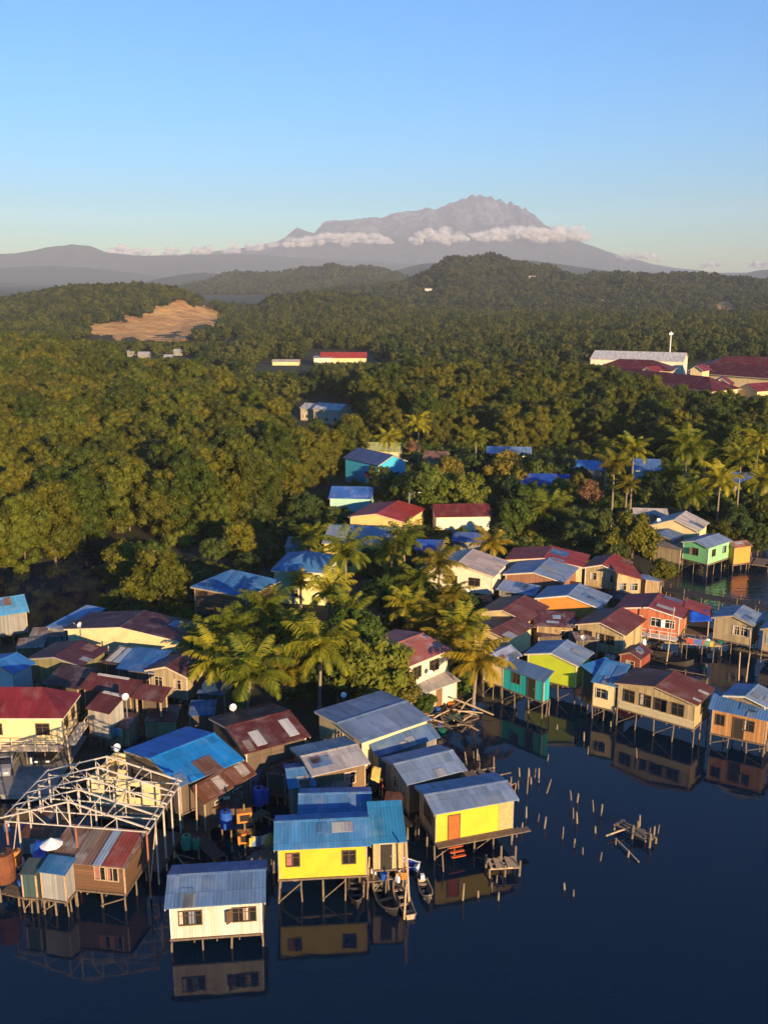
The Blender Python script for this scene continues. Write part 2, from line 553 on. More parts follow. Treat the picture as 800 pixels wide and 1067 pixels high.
    # walls ------------------------------------------------------------
    if closed:
        mats = [wall] if wl is None else [wall, wl]
        o = m.build('wall', mats if wl else wall, root)
        if wl:
            for p in o.data.polygons:
                p.material_index = 1 if p.normal.x < -0.5 else 0
        # corner boards
        for sx in (-1, 1):
            MB().box(sx * aw - .05, sx * aw + .05, -bw - .03, -bw + .07, zf - .02, htop - .05).build('corner_post', trim or PALEWOOD, root)
    else:
        for sx in (-1, 1):
            for sy in (-1, 1):
                MB().box(sx * aw - .06, sx * aw + .06, sy * bw - .06, sy * bw + .06, zf, htop).build('post', PALEWOOD, root)
        MB().box(-aw + .1, aw - .1, bw - .12, bw - .06, zf, htop).build('wall', wall, root)
    zc = wz or min(zf + 1.45, htop - wh / 2 - .2)
    for side, spec in (win or {}).items():
        ln = aw if side in 'fb' else bw
        if isinstance(spec, int): spec = [(i + .5) / spec for i in range(spec)]
        for s in spec:
            s, w_ = s if isinstance(s, tuple) else (s, ww)
            q = -ln + 2 * ln * s
            if side in 'fb': window(root, q, -bw if side == 'f' else bw, zc, w_, wh, side, fr_mat)
            else: window(root, -aw if side == 'l' else aw, q, zc, w_, wh, side, fr_mat)
    for side, s, mat in doors:
        ln = aw if side in 'fb' else bw
        q = -ln + 2 * ln * s
        d = MB(); fm2 = MB()
        hd = min(1.95, htop - zf - .15)
        def bx(mb, u0, u1, z0, z1, d0, d1):
            if side == 'f': mb.box(q + u0, q + u1, -bw - d1, -bw - d0, z0, z1)
            elif side == 'r': mb.box(aw + d0, aw + d1, q + u0, q + u1, z0, z1)
            else: mb.box(-aw - d1, -aw - d0, q + u0, q + u1, z0, z1)
        bx(d, -.42, .42, zf + .02, zf + hd, -.03, .03)
        bx(fm2, -.5, -.42, zf + .02, zf + hd, -.03, .06); bx(fm2, .42, .5, zf + .02, zf + hd, -.03, .06)
        bx(fm2, -.5, .5, zf + hd, zf + hd + .08, -.03, .06)
        o = d.build('door', mat, root)
        fm2.build('door_frame', fr_mat or FRAMEM, o)
        h = MB(); bx(h, .3, .36, zf + .95, zf + 1.07, .03, .08); h.build('handle', GREY, o)
    # floor and stilts -------------------------------------------------
    if zf > 0.5:
        fl_ = MB().box(-aw - .12, aw + .12, -bw - .12, bw + .12, zf - .12, zf - .003)
        n = max(2, int(2 * aw / 1.2))
        for i in range(n + 1):
            x = -aw + 2 * aw * i / n
            fl_.box(x - .04, x + .04, -bw - .2, bw + .05, zf - .26, zf - .123)
        fl_.build('floor_deck', base or WOOD, root)
    if stilts and zf > 0.5:
        pts = []
        nx = max(2, round(2 * aw / 1.7)); ny = max(2, round(2 * bw / 2.0))
        for i in range(nx + 1):
            x = -aw + 2 * aw * i / nx
            if 'f' in stilts: pts.append((x, -bw))
            if 'b' in stilts: pts.append((x, bw))
        for j in range(1, ny + 1):
            y = -bw + 2 * bw * j / ny
            if 'l' in stilts: pts.append((-aw, y))
            if 'r' in stilts: pts.append((aw, y))
            if 'm' in stilts: pts.append((0, y))
        for i, (x, y) in enumerate(pts):
            o = link('stilt', stilt_mesh(zf - .1, i % 3), root, (x + random.uniform(-.08, .08), y + random.uniform(-.06, .06), 0))
            o.rotation_euler = (random.uniform(-.05, .05), random.uniform(-.05, .05), random.uniform(0, 6))
        if 'f' in stilts and zf > 1.0:
            for i in range(0, nx, 2):
                x = -aw + 2 * aw * i / nx; x2 = -aw + 2 * aw * (i + 1) / nx
                MB().bar((x, -bw - .12, .25), (x2, -bw - .12, zf - .3), .07).build('brace', STILT, root)
    for side in rails:
        rm = MB(); d0 = 1.1
        if side == 'f':
            rm.box(-aw, aw, -bw - d0, -bw - .13, zf - .1, zf - .02)
            for i in range(int(2 * aw / 1.0) + 1):
                x = -aw + 1.0 * i
                rm.box(x - .03, x + .03, -bw - d0, -bw - d0 + .06, zf - .02, zf + .8)
            for z in (.4, .82): rm.box(-aw, aw, -bw - d0 - .003, -bw - d0 + .063, zf + z, zf + z + .06)
        else:
            rm.box(aw + .13, aw + d0, -bw, bw, zf - .1, zf - .02)
            for i in range(int(2 * bw / 1.0) + 1):
                y = -bw + 1.0 * i
                rm.box(aw + d0 - .06, aw + d0, y - .03, y + .03, zf - .02, zf + .8)
            for z in (.4, .82): rm.box(aw + d0 - .063, aw + d0 + .003, -bw, bw, zf + z, zf + z + .06)
        rm.build('railing', trim or PALEWOOD, root)
    root['dims'] = (a, b, aw, bw, zf, ze, htop)
    return root


rf = roof_mat
W_YEL = wall_mat('plain', (0.54, 0.405, 0.03), 0.28)
W_WHITE = wall_mat('plank', (0.66, 0.60, 0.50), 0.5)
W_CREAM = wall_mat('plain', (0.66, 0.52, 0.27), 0.35)
W_CREAML = wall_mat('plain', (0.70, 0.62, 0.45), 0.3)
W_WOOD = wall_mat('plank', (0.36, 0.25, 0.13), 0.45)
W_WOODL = wall_mat('plank', (0.52, 0.39, 0.2), 0.5)
W_BROWN = wall_mat('lap', (0.17, 0.09, 0.05), 0.45)
W_GREY = wall_mat('plank', (0.27, 0.26, 0.24), 0.5)
W_DKWOOD = wall_mat('plank', (0.14, 0.10, 0.07), 0.5)
W_MAT = wall_mat('mat', (0.50, 0.36, 0.16), 0.3)
W_TAN = wall_mat('plank', (0.42, 0.33, 0.2), 0.45)
W_SALMON = wall_mat('plank', (0.58, 0.18, 0.09), 0.3)
W_ORANGE = wall_mat('plain', (0.68, 0.26, 0.05), 0.25)
W_LIME = wall_mat('plain', (0.42, 0.5, 0.03), 0.25)
W_TEAL = wall_mat('plank', (0.02, 0.42, 0.42), 0.25)
W_TURQ = wall_mat('plain', (0.05, 0.38, 0.55), 0.2)
W_MINT = wall_mat('plain', (0.34, 0.55, 0.45), 0.25)
W_GREEN = wall_mat('plain', (0.24, 0.60, 0.24), 0.25)
W_RED = wall_mat('plank', (0.32, 0.07, 0.05), 0.4)
W_LAPC = wall_mat('lap', (0.60, 0.52, 0.38), 0.4)
DOOR_O = plain_mat('orange_red_door', (0.55, 0.10, 0.02), 0.6, 0.3, 3)
DOOR_D = plain_mat('dark_doorway', (0.03, 0.025, 0.02), 0.8, 0.3, 3)
DOOR_B = plain_mat('brown_door', (0.20, 0.10, 0.05), 0.7, 0.3, 3)

H = {}
# front row over the water
H['white'] = house('white plank house with blue-grey roof standing alone in front water', 're', (171, 947), (277, 940), (169, 902), (169, 912), 3.5, 1.0, rf(STEELBLUE, .05, .1), W_WHITE, win={'f': [(.16, .75), (.27, .75), (.75, .75), (.87, .75)]}, stilts='flr', trim=TRIMW, fr_mat=FRAMED)
H['yel1'] = house('bright yellow house with blue roof beside the moored boats', 're', (285, 886), (387, 881), (274, 850), (281, 856), 4.4, 1.9, rf((0.05, 0.18, 0.38), .05, .12), W_YEL, win={'f': [.16, .80]}, stilts='flr', trim=PALEWOOD, fr_mat=FRAMED)
H['annex'] = house('small cream annex with bright blue roof and open doorway', 'shed', (386, 879), (424, 877), 3.6, 1.1, 4.1, 1.9, rf((0.03, 0.20, 0.40), .05, .1), W_MAT, doors=[('f', .42, DOOR_D)], win={}, stilts='fr', ov=.25)
H['yel2'] = house('yellow house with orange door and woven mat panel over the water', 're', (452, 849), (541, 833), (417, 821), (435, 828), 4.0, 1.1, rf(LAV, .08, .15), W_YEL, wl=W_TAN, win={'l': [(.35, .8), (.55, .8)]}, doors=[('f', .23, DOOR_O)], stilts='flr', trim=PALEWOOD, fr_mat=FRAMED)
H['yel2b'] = house('weathered stilt house with grey-blue roof behind the orange-door yellow house', 're', (424, 818), (487, 802), (395, 790), (409, 796), 4.0, 1.2, rf(LAV, .05, .1), W_DKWOOD, wl=W_TAN, stilts='fl', win={'l': 1})
H['lean'] = house('low lean-to with slanted grey-blue roof below the big blue roof', 'shed', (393, 789), (459, 768), (443, 757), 0.7, 3.6, 1.0, rf(STEELBLUE, .08, .15), W_GREY, stilts='fl', ov=.3)
H['bigblue'] = house('long house with blue-grey ridge roof and cream gable end', 're', (377, 774), (450, 749), (310, 746), (349, 753), 4.8, .8, rf(LAV, .04, .1), W_CREAM, wl=W_CREAM, win={'l': [.5]}, stilts='', trim=TRIM)
H['vivid'] = house('house with vivid blue ridge roof behind the bare truss frame', 're', (187, 820), (255, 791), (120, 785), (145, 790), 4.6, .8, rf(VIVID, .0, .05), W_DKWOOD, stilts='fl')  # dark plank wall stands in for the shade of the narrow gaps
H['rustlow'] = house('low patched lean-to of rusty sheets below the vivid blue roof', 'shed', (213, 838), (268, 806), (252, 795), 0.9, 3.4, .7, rf((0.15, 0.05, 0.035), .8, .3), W_DKWOOD, stilts='', win={'f': [.3, .7]})
H['maroon'] = house('house with rusty maroon roof, white ridge and two pale patches', 're', (255, 786), (324, 767), (207, 750), (224, 757), 4.6, .8, rf(MAROON, .35, .15), W_DKWOOD, stilts='', trim=TRIM)  # wall colour darkened to imitate shade between the crowded houses
H['greyd'] = house('house with pale grey slope beneath the cream gable house', 're', (325, 809), (386, 795), (287, 782), (310, 788), 4.4, .8, rf(PALE, .08, .1), wall_mat('plank', (0.2, 0.13, 0.07), .5), stilts='', win={'f': [.7]})
H['bluesm'] = house('small blue-roofed hut squeezed between pale grey and wide blue roofs', 're', (300, 822), (330, 819), (272, 798), (287, 801), 3.8, .8, rf((0.06, 0.17, 0.33), .05, .2), W_GREY, stilts='')
H['widebl'] = house('house with wide blue roof just behind the bright yellow house', 're', (310, 848), (388, 846), (285, 822), (296, 827), 4.3, 1.0, rf((0.07, 0.18, 0.36), .03, .25), W_DKWOOD, stilts='l')
# land row in the palms
H['pink'] = house('two-storey cream house with faded pink roof beside the palms', 're', (427, 694), (471, 676), (391, 663), (405, 676), 5.3, .4, rf(PINK, .05, .3), W_CREAML, win={'f': [(.2, 1.1), (.65, 1.3)], 'l': [(.3, .7), (.6, .7)]}, stilts='', trim=TRIM, wh=1.1, wz=4.1, fr_mat=FRAMED, name='house')
H['porch'] = house('grey-roofed porch shed in front of the pink-roofed house', 'shed', (428, 728), (480, 709), 2.9, .6, 2.5, .4, rf(PALE, .1, .1), W_CREAML, stilts='', ov=.3, name='porch_shed', cat='shed', doors=[('f', .6, DOOR_B)])
H['beige'] = house('cream house with broad beige roof beside a tall palm', 'gf', (437, 592), (515, 601), (524, 584), (470, 587), 5.2, .6, rf((0.42, 0.34, 0.30), .02, .05), W_CREAML, win={'f': [(.42, 1.4), (.75, 1.4)]}, stilts='f', trim=TRIM, fr_mat=FRAMED)
H['red1'] = house('house with wide bright red roof at the back of the village', 'gf', (525, 583), (608, 591), (616, 578), (572, 581), 4.6, .8, rf((0.36, 0.045, 0.035), .0, .05), W_CREAM, stilts='', trim=TRIM)
H['red2'] = house('wooden house with red ridge roof and pale verge boards', 'gf', (606, 591), (647, 597), (658, 585), (627, 588), 4.4, .8, rf(BRICK, .05, .05), W_WOODL, stilts='', trim=TRIMW, win={'f': 2})
H['red3'] = house('low house under a plain red roof next to a grey lean-to', 'shedr', (641, 596), (671, 604), (680, 589), 1.0, 4.0, .8, rf((0.33, 0.05, 0.04), .1, .1), W_WOODL, stilts='f', win={'f': 2})
H['greyend'] = house('little lean-to with grey-blue roof at end of the red roofs', 'shedr', (672, 604), (689, 606), (696, 597), .5, 3.6, 1.0, rf(LAV, .05, .1), W_WOOD, stilts='f', ov=.25)
H['bg1'] = house('house with half blue half grey roof and brown brick gable', 'gf', (523, 598), (588, 607), (597, 590), (553, 596), 4.5, .8, rf(LAV, .03, .08), wall_mat('plank', (0.36, 0.17, 0.10), .4), stilts='', trim=TRIM)
H['orange'] = house('house with orange gable under a blue and grey roof', 'gf', (556, 623), (626, 634), (631, 620), (582, 620), 4.4, .9, rf(LAV, .03, .08), W_ORANGE, stilts='f', trim=TRIMW)
H['lavlow'] = house('low lavender-blue lean-to left of the orange gable', 'shed', (516, 614), (556, 621), (562, 610), .6, 3.6, .9, rf((0.2, 0.27, 0.42), .03, .1), W_GREY, stilts='')
H['ygab'] = house('yellow gabled house with dark maroon ridge roof', 'gf', (497, 637), (550, 648), (567, 631), (527, 635), 4.2, .9, rf((0.17, 0.05, 0.045), .1, .05), W_CREAM, stilts='fr', trim=TRIM, win={'r': 1})
H['cgab'] = house('cream gabled house with brown roof beside a yellow palm', 'gf', (490, 656), (530, 667), (545, 649), (507, 657), 4.0, .9, rf((0.16, 0.055, 0.045), .15, .05), W_CREAM, stilts='fr', trim=TRIM, win={'f': 1})
H['tan'] = house('tan board house with dark maroon roof behind the lime gable', 'gf', (598, 650), (652, 662), (662, 643), (626, 648), 4.2, 1.0, rf((0.17, 0.045, 0.04), .12, .05), W_WOODL, stilts='f', trim=TRIM, win={'f': [.22, (.5, .8), (.72, .8)]}, fr_mat=FRAMED)
H['dkpatch'] = house('dark maroon lean-to with loose blue sheets beside the tan house', 'shed', (556, 652), (600, 654), (606, 638), .7, 3.7, .9, rf((0.10, 0.035, 0.04), .3, .25), W_WOOD, stilts='f', doors=[('f', .8, DOOR_D)])
H['lime'] = house('lime green gabled house with a blue and grey roof', 'gf', (545, 681), (603, 694), (621, 680), (574, 680), 4.4, 1.1, rf(LAV, .03, .08), W_LIME, stilts='f', trim=TRIM)
H['limex'] = house('bright blue lean-to sloping from the lime green house', 'shedr', (604, 693), (622, 706), (637, 692), .5, 3.9, 1.1, rf((0.03, 0.17, 0.42), .03, .05), W_DKWOOD, stilts='f', ov=.25)
H['lav2'] = house('small lavender roofed hut behind the teal house', 'gf', (500, 684), (525, 692), (540, 681), (511, 681), 4.4, 1.1, rf((0.24, 0.28, 0.42), .03, .1), W_CREAM, stilts='f', ov=.3)
H['teal'] = house('teal blue stilt house with slate blue roof beside yellow palm', 'shed', (519, 694), (567, 711), (577, 699), 0.7, 4.0, 1.75, rf(STEELBLUE, .03, .08), W_TEAL, stilts='fr', doors=[('f', .72, DOOR_D)], win={'f': [.35]}, ov=.3, fr_mat=FRAMED)
H['bigwood_l'] = house('small cream stilt hut with blue roof left of the large wooden house', 'shed', (615, 710), (643, 716), (667, 694), .8, 3.9, 1.2, rf((0.05, 0.2, 0.42), .02, .1), W_CREAM, stilts='fl', win={'f': [.35]}, ov=.25)
H['bigwood'] = house('large weathered plank house with rust red roof and four dark windows', 'gf', (639, 711), (727, 735), (760, 721), (682, 715), 4.4, 1.2, rf((0.19, 0.05, 0.035), .3, .1), W_WOODL, stilts='fr', win={'f': [(.15, 1.0), (.37, 1.0), (.57, 1.1), (.79, 1.1)], 'r': 1}, fr_mat=FRAMED, wh=1.1)
H['rgt_up'] = house('grey-ridged wooden house at the right edge above a blue awning', 'gf', (752, 724), (800, 737), (812, 724), (774, 725), 4.6, 1.2, rf(LAV, .03, .08), W_WOOD, stilts='', trim=TRIMW)
H['rgt_lo'] = house('orange plank stilt house under a low slate blue awning', 'shed', (737, 738), (803, 752), (752, 724), .7, 3.7, 1.2, rf((0.07, 0.17, 0.36), .03, .08), wall_mat('plank', (0.48, 0.24, 0.09), .4), stilts='fr', doors=[('f', .5, DOOR_D)], win={'f': [(.15, .7), (.68, .9)]}, fr_mat=FRAMED)
H['salmon'] = house('salmon red plank house with purple and red ridge roof', 'gf', (640, 633), (711, 644), (722, 629), (677, 632), 4.6, 1.3, rf((0.28, 0.05, 0.055), .02, .05), W_SALMON, stilts='fr', trim=TRIMW, win={'f': [(.32, 1.0), (.62, 1.0), (.85, 1.0)]}, rails=('f',), fr_mat=TRIMW)
H['salmonx'] = house('cream balcony annex with red roof right of the salmon house', 'shedr', (712, 632), (741, 642), (748, 633), .8, 4.0, 1.3, rf((0.28, 0.05, 0.05), .05, .1), W_CREAM, stilts='fr', ov=.25, closed=False)
H['gw'] = house('grey-brown plank house with blue and grey roof near right edge', 'gf', (740, 643), (786, 652), (803, 642), (764, 641), 4.0, 1.1, rf((0.2, 0.25, 0.33), .06, .1), W_TAN, stilts='fr', win={'f': [(.62, .8), (.8, .8)]}, fr_mat=TRIM)
H['gw2'] = house('wooden house cut by the right edge beyond the plank house', 'gf', (791, 655), (840, 664), (850, 650), (812, 652), 4.0, 1.1, rf((0.2, 0.22, 0.28), .1, .1), W_TAN, stilts='f', win={'f': [.2]})
H['redhut'] = house('dull red plank hut in the shade below the salmon house', 'gf', (644, 681), (668, 687), (676, 677), (655, 679), 3.4, .9, rf((0.12, 0.04, 0.04), .3, .1), W_RED, stilts='f', win={'f': [.5]}, ov=.2)
# inlet houses
H['green'] = house('mint green stilt house with blue and grey roof on the inlet', 'gf', (709, 564), (739, 571), (762, 563), (722, 563), 4.4, 1.2, rf(LAV, .05, .1), W_GREEN, stilts='fr', win={'f': [.5], 'r': [.25, .75]}, trim=TRIMW, ov=.3, fr_mat=FRAMED)
H['greyup'] = house('cream gabled house with long grey roof above the mint green house', 'gf', (676, 547), (728, 554), (758, 547), (697, 541), 4.8, .8, rf(PALE, .1, .2), W_CREAM, stilts='r', trim=TRIM)
H['gl1'] = house('blue-grey roofed hut joined to the mint green house', 'gf', (668, 557), (702, 563), (714, 554), (684, 556), 4.0, 1.0, rf(STEELBLUE, .05, .1), W_WOOD, stilts='f')
H['gl2'] = house('dark maroon roofed hut left of the long grey roof', 'gf', (660, 546), (688, 549), (696, 541), (672, 544), 4.4, .6, rf(MAROON, .1, .1), W_WOODL, stilts='')
H['gl3'] = house('low pale grey roofed house beneath the inlet palms', 're', (660, 539), (697, 540), (668, 532), 1.0, 4.0, .4, rf(PALE, .05, .1), W_GREY, stilts='')
H['gl4'] = house('rickety plank shack with patched roof below the blue-grey hut', 'shed', (680, 567), (709, 573), (700, 562), .5, 3.2, 1.0, rf((0.22, 0.17, 0.15), .3, .2), W_TAN, stilts='f', ov=.2)
H['orsh'] = house('orange plank shack right of the mint green house', 'gf', (751, 566), (765, 571), (771, 564), .5, 3.6, 1.0, rf((0.3, 0.13, 0.08), .2, .1), W_ORANGE, stilts='fr', ov=.2)
# houses among the trees
H['g1'] = house('pale grey two-wing house in a gap of the mangrove wood', 're', (325, 426), (354, 428), 8.0, 1.4, 4.6, .4, rf((0.36, 0.38, 0.42), .03, .1), W_LAPC, stilts='', win={'f': 3}, name='house')
H['g1b'] = house('small grey wing left of the pale house in the wood', 're', (312, 425), (326, 426), 6.0, 1.2, 4.2, .4, rf((0.34, 0.35, 0.38), .03, .1), W_LAPC, stilts='', win={'f': 1}, ov=.3, name='house')
H['g2'] = house('long yellow-green roofed house above the turquoise house', 're', (376, 470), (416, 471), 8.0, 1.4, 4.0, .4, rf((0.36, 0.38, 0.12), .02, .15), W_CREAM, stilts='', name='house')
H['g3'] = house('turquoise two-storey house with dark blue gabled roof', 'gf', (394, 485), (425, 480), (388, 472), (410, 474), 5.6, .4, rf((0.05, 0.08, 0.2), .03, .05), W_TURQ, stilts='', win={'f': [.25, .7]}, name='house', fr_mat=TRIMW)
H['g3b'] = house('maroon roofed lean-to at the foot of the turquoise house', 'shed', (380, 497), (395, 497), 4.0, .6, 3.2, .3, rf(MAROON, .05, .05), W_CREAM, stilts='', ov=.25, name='house')
H['g4'] = house('mint house with bright blue roof at edge of the clearing', 're', (342, 519), (387, 520), (350, 509), 1.3, 4.2, .4, rf((0.04, 0.13, 0.42), .02, .2), W_MINT, stilts='', win={'f': [.25]}, name='house', trim=TRIMW)
H['g5'] = house('yellow house with bright red ridge roof under the street lamp', 'gf', (362, 538), (422, 544), (427, 528), (393, 535), 4.8, .4, rf((0.42, 0.05, 0.04), .0, .05), wall_mat('plain', (0.74, 0.5, 0.18), .2), stilts='', win={'f': [(.7, 1.6)]}, name='house', trim=TRIM, fr_mat=FRAMED)
H['g6'] = house('yellow-walled house with pale blue roof behind tall palms', 're', (335, 566), (408, 569), (345, 546), 1.4, 4.8, .4, rf((0.2, 0.25, 0.34), .05, .2), wall_mat('plain', (0.74, 0.52, 0.12), .2), stilts='', win={'f': 4}, name='house')
H['g7'] = house('pale yellow house with deep blue hip roof left of palms', 'hip', (282, 594), (340, 597), (346, 578), 1.5, 5.0, .4, rf((0.05, 0.17, 0.36), .02, .08), wall_mat('plain', (0.6, 0.6, 0.3), .3), stilts='', win={'f': [.4]}, name='house', trim=TRIM)
H['g7b'] = house('small grey hut behind the deep blue hip roof', 're', (296, 570), (318, 571), 5.0, .9, 4.2, .4, rf((0.2, 0.2, 0.22), .05, .1), W_GREY, stilts='', ov=.25, name='house')
H['g8'] = house('dark brown board house with broad blue hip roof by the channel', 'hip', (198, 611), (257, 622), (301, 606), (246, 594), 5.6, .8, rf(BLUE, .02, .12), W_BROWN, stilts='', win={'f': [(.3, .8), (.7, .8)], 'r': [.3, .7]}, trim=PALEWOOD, name='house', fr_mat=FRAMED)
H['g9'] = house('cream bungalow with dark red roof beside the road', 're', (453, 539), (513, 538), (460, 529), 1.4, 4.6, .4, rf((0.16, 0.03, 0.03), .02, .05), W_CREAML, stilts='', win={'f': [(.35, 1.6), (.8, .9)]}, doors=[('f', .12, DOOR_B)], name='house', trim=TRIM, fr_mat=FRAMED)
H['g9b'] = house('blue roofed shed in front of the cream bungalow', 're', (470, 564), (508, 566), (474, 556), .9, 3.6, .4, rf((0.07, 0.12, 0.3), .05, .1), W_GREY, stilts='', name='house')
H['g9c'] = house('low cobalt blue roofed shelter left of the cream bungalow', 're', (432, 573), (462, 574), (436, 562), .8, 3.6, .4, rf((0.02, 0.08, 0.36), .0, .1), W_GREY, stilts='', closed=False, name='shelter', cat='shelter')
H['g10'] = house('pale blue roofed house tucked behind the village trees', 're', (506, 474), (554, 475), (512, 467), 1.2, 3.6, .4, rf((0.15, 0.25, 0.42), .02, .1), W_CREAM, stilts='', name='house')
H['g11'] = house('long cobalt blue roofed hall among the village trees', 're', (538, 504), (593, 506), (544, 496), 1.4, 3.4, .4, rf((0.015, 0.07, 0.38), .0, .05), W_GREY, stilts='', name='hall', cat='hall')
H['g12'] = house('sky blue roofed house left of two tall palms', 're', (588, 489), (628, 490), (596, 481), 1.2, 3.6, .4, rf((0.05, 0.2, 0.48), .02, .1), W_GREY, stilts='', name='house')
H['g13'] = house('white house with blue roof between the tall inlet palms', 're', (660, 490), (690, 491), (667, 480), 1.4, 4.6, .4, rf((0.07, 0.16, 0.36), .02, .1), wall_mat('plain', (0.55, 0.56, 0.55), .3), stilts='', win={'f': 2}, name='house')
H['g14'] = house('blue and maroon roofed house behind palms at the right edge', 're', (764, 503), (806, 505), (770, 494), 1.3, 3.6, .4, rf((0.06, 0.12, 0.3), .05, .2), W_GREY, stilts='', name='house')
H['g15'] = house('brown roofed hut behind the bare pinkish tree', 're', (440, 477), (464, 478), 6.0, 1.0, 4.4, .4, rf((0.2, 0.10, 0.07), .2, .1), W_WOOD, stilts='', name='house')
# left cluster
H['a1'] = house('cream raised house with crimson hip roof and railed balcony', 'hip', (-40, 748), (66, 748), (97, 722), (30, 712), 5.2, 2.5, rf((0.18, 0.022, 0.032), .0, .04), W_CREAM, stilts='flr', win={'f': [.1, .3, (.8, 1.1)], 'r': [(.3, .8), (.75, .8)]}, trim=TRIM, rails=('f', 'r'), name='raised_house', fr_mat=FRAMED)
H['a2'] = house('dark brick red lean-to behind the crimson roofed house', 'shed', (82, 717), (137, 726), (150, 709), .8, 4.2, .8, rf((0.10, 0.026, 0.026), .15, .06), W_DKWOOD, stilts='')
H['a3'] = house('grey board hut with brown roof beside the balcony house', 'shed', (89, 738), (114, 744), (131, 725), .8, 4.2, .8, rf((0.12, 0.03, 0.03), .2, .08), wall_mat('plank', (0.42, 0.40, 0.36), .4), stilts='fr', ov=.2)
H['a4'] = house('open veranda shelter with brown roof and thin posts', 'shed', (136, 727), (169, 732), (184, 717), .7, 4.2, 1.0, rf((0.13, 0.035, 0.03), .2, .08), W_DKWOOD, stilts='fr', closed=False, trim=TRIM, name='shelter', cat='shelter')
H['a5'] = house('bright blue gabled hut at the left edge', 'gf', (-25, 692), (14, 702), (34, 690), (-2, 690), 4.2, .8, rf((0.03, 0.16, 0.44), .02, .05), wall_mat('plain', (0.4, 0.45, 0.5), .3), stilts='f')
H['a6'] = house('dark maroon gabled house with dim olive front', 'gf', (28, 686), (86, 694), (113, 676), (50, 684), 4.4, .8, rf((0.07, 0.022, 0.03), .08, .06), wall_mat('plank', (0.25, 0.22, 0.10), .4), stilts='f', trim=GREY)
H['a7'] = house('long dark roofed house with sunlit cream gable', 'gf', (66, 655), (188, 668), (214, 650), (150, 653), 4.8, .8, rf((0.06, 0.022, 0.032), .1, .12), W_CREAM, stilts='', trim=TRIM)
H['a8'] = house('long narrow lean-to with light blue sheets beside the channel', 'shed', (48, 653), (68, 657), (112, 634), .5, 3.6, .8, rf((0.14, 0.28, 0.5), .05, .3), W_GREY, stilts='f', ov=.2)
H['a9'] = house('sky blue roofed hut at left edge by the channel', 're', (-20, 645), (31, 637), (-18, 628), 1.2, 4.2, .8, rf((0.08, 0.28, 0.5), .02, .1), W_GREY, stilts='f')
H['a10'] = house('low hut with blue sheet roof and cream front in the shade', 'shed', (120, 697), (160, 701), (186, 678), .7, 3.8, .8, rf((0.03, 0.12, 0.32), .05, .1), W_DKWOOD, stilts='f', ov=.25)
H['a11'] = house('dark roofed hut with cream front left of the leaning palms', 'gf', (150, 698), (196, 706), (216, 690), (172, 694), 4.0, .8, rf((0.08, 0.03, 0.035), .2, .2), W_TAN, stilts='f', trim=TRIM, win={'f': 2})
H['a12'] = house('black-brown lean-to between the maroon and crimson roofs', 'shed', (43, 712), (82, 718), (96, 696), .7, 3.8, .6, rf((0.05, 0.025, 0.03), .15, .15), W_DKWOOD, stilts='')
H['a13'] = house('dark patched roof shed behind the wooden pole', 'shed', (105, 690), (130, 694), (150, 676), .6, 3.8, .6, rf((0.08, 0.05, 0.05), .2, .4), W_DKWOOD, stilts='')
H['rustshack'] = house('brown board shack with patched rusty roof under the truss frame', 'shed', (46, 897), (131, 905), (56, 857), .5, 3.4, 1.3, rf((0.20, 0.12, 0.09), .35, .5), W_BROWN, stilts='fr', win={'f': [(.68, .7), (.85, .7)]}, ov=.25, fr_mat=PALEWOOD)
H['outh'] = house('small grey board outhouse with blue roof over the water', 'shed', (39, 908), (68, 912), (71, 902), .35, 3.3, 1.2, rf((0.03, 0.13, 0.3), .02, .1), wall_mat('plank', (0.33, 0.33, 0.32), .4), stilts='flrb', ov=.15, name='outhouse', cat='outhouse')
H['barrelhut'] = house('dark green plank outhouse beside the grey outhouse', 'shed', (20, 911), (38, 912), (38, 904), .3, 3.0, 1.2, rf((0.05, 0.08, 0.08), .2, .1), wall_mat('plank', (0.05, 0.09, 0.09), .4), stilts='flr', ov=.12, name='outhouse', cat='outhouse')
# distant buildings
H['f1'] = house('red roofed building standing far beyond the wood', 're', (333, 373), (382, 373), 14, 2.2, 4.2, .4, rf((0.5, 0.05, 0.03), 0, .05), W_CREAM, stilts='', name='building', cat='building', win={'f': 6})
H['f2'] = house('cream block left of the distant red roofed building', 'shed', (326, 373), (346, 373), 9, .4, 4.4, .4, rf((0.4, 0.36, 0.3), 0, .05), W_CREAML, stilts='', name='building', cat='building', win={'f': 3})
H['f3'] = house('long low tan wall building left of the distant cream block', 're', (283, 377), (312, 377), 8, .8, 2.2, .4, rf((0.5, 0.42, 0.32), 0, .05), W_CREAM, stilts='', name='building', cat='building')
H['f4'] = house('long white roofed hall beside the tall mast', 're', (614, 374), (712, 377), 24, 2.8, 8.0, .4, rf((0.62, 0.58, 0.52), 0, .05), W_CREAML, stilts='', name='hall', cat='hall', win={'f': 14})
for i, (x, y, w, lb) in enumerate([(143, 369, 12, 'small white house below the quarry'), (180, 366, 10, 'small pale house right of the quarry foot'), (132, 367, 8, 'tiny white shed left of the white quarry house'), (170, 372, 9, 'low white house amid trees under the quarry')]):
    H['q%d' % i] = house(lb, 're', (x, y), (x + w, y), 6, 1.0, 2.9, .3, rf((0.42, 0.42, 0.44), 0, .05), W_GREY, stilts='', name='house')
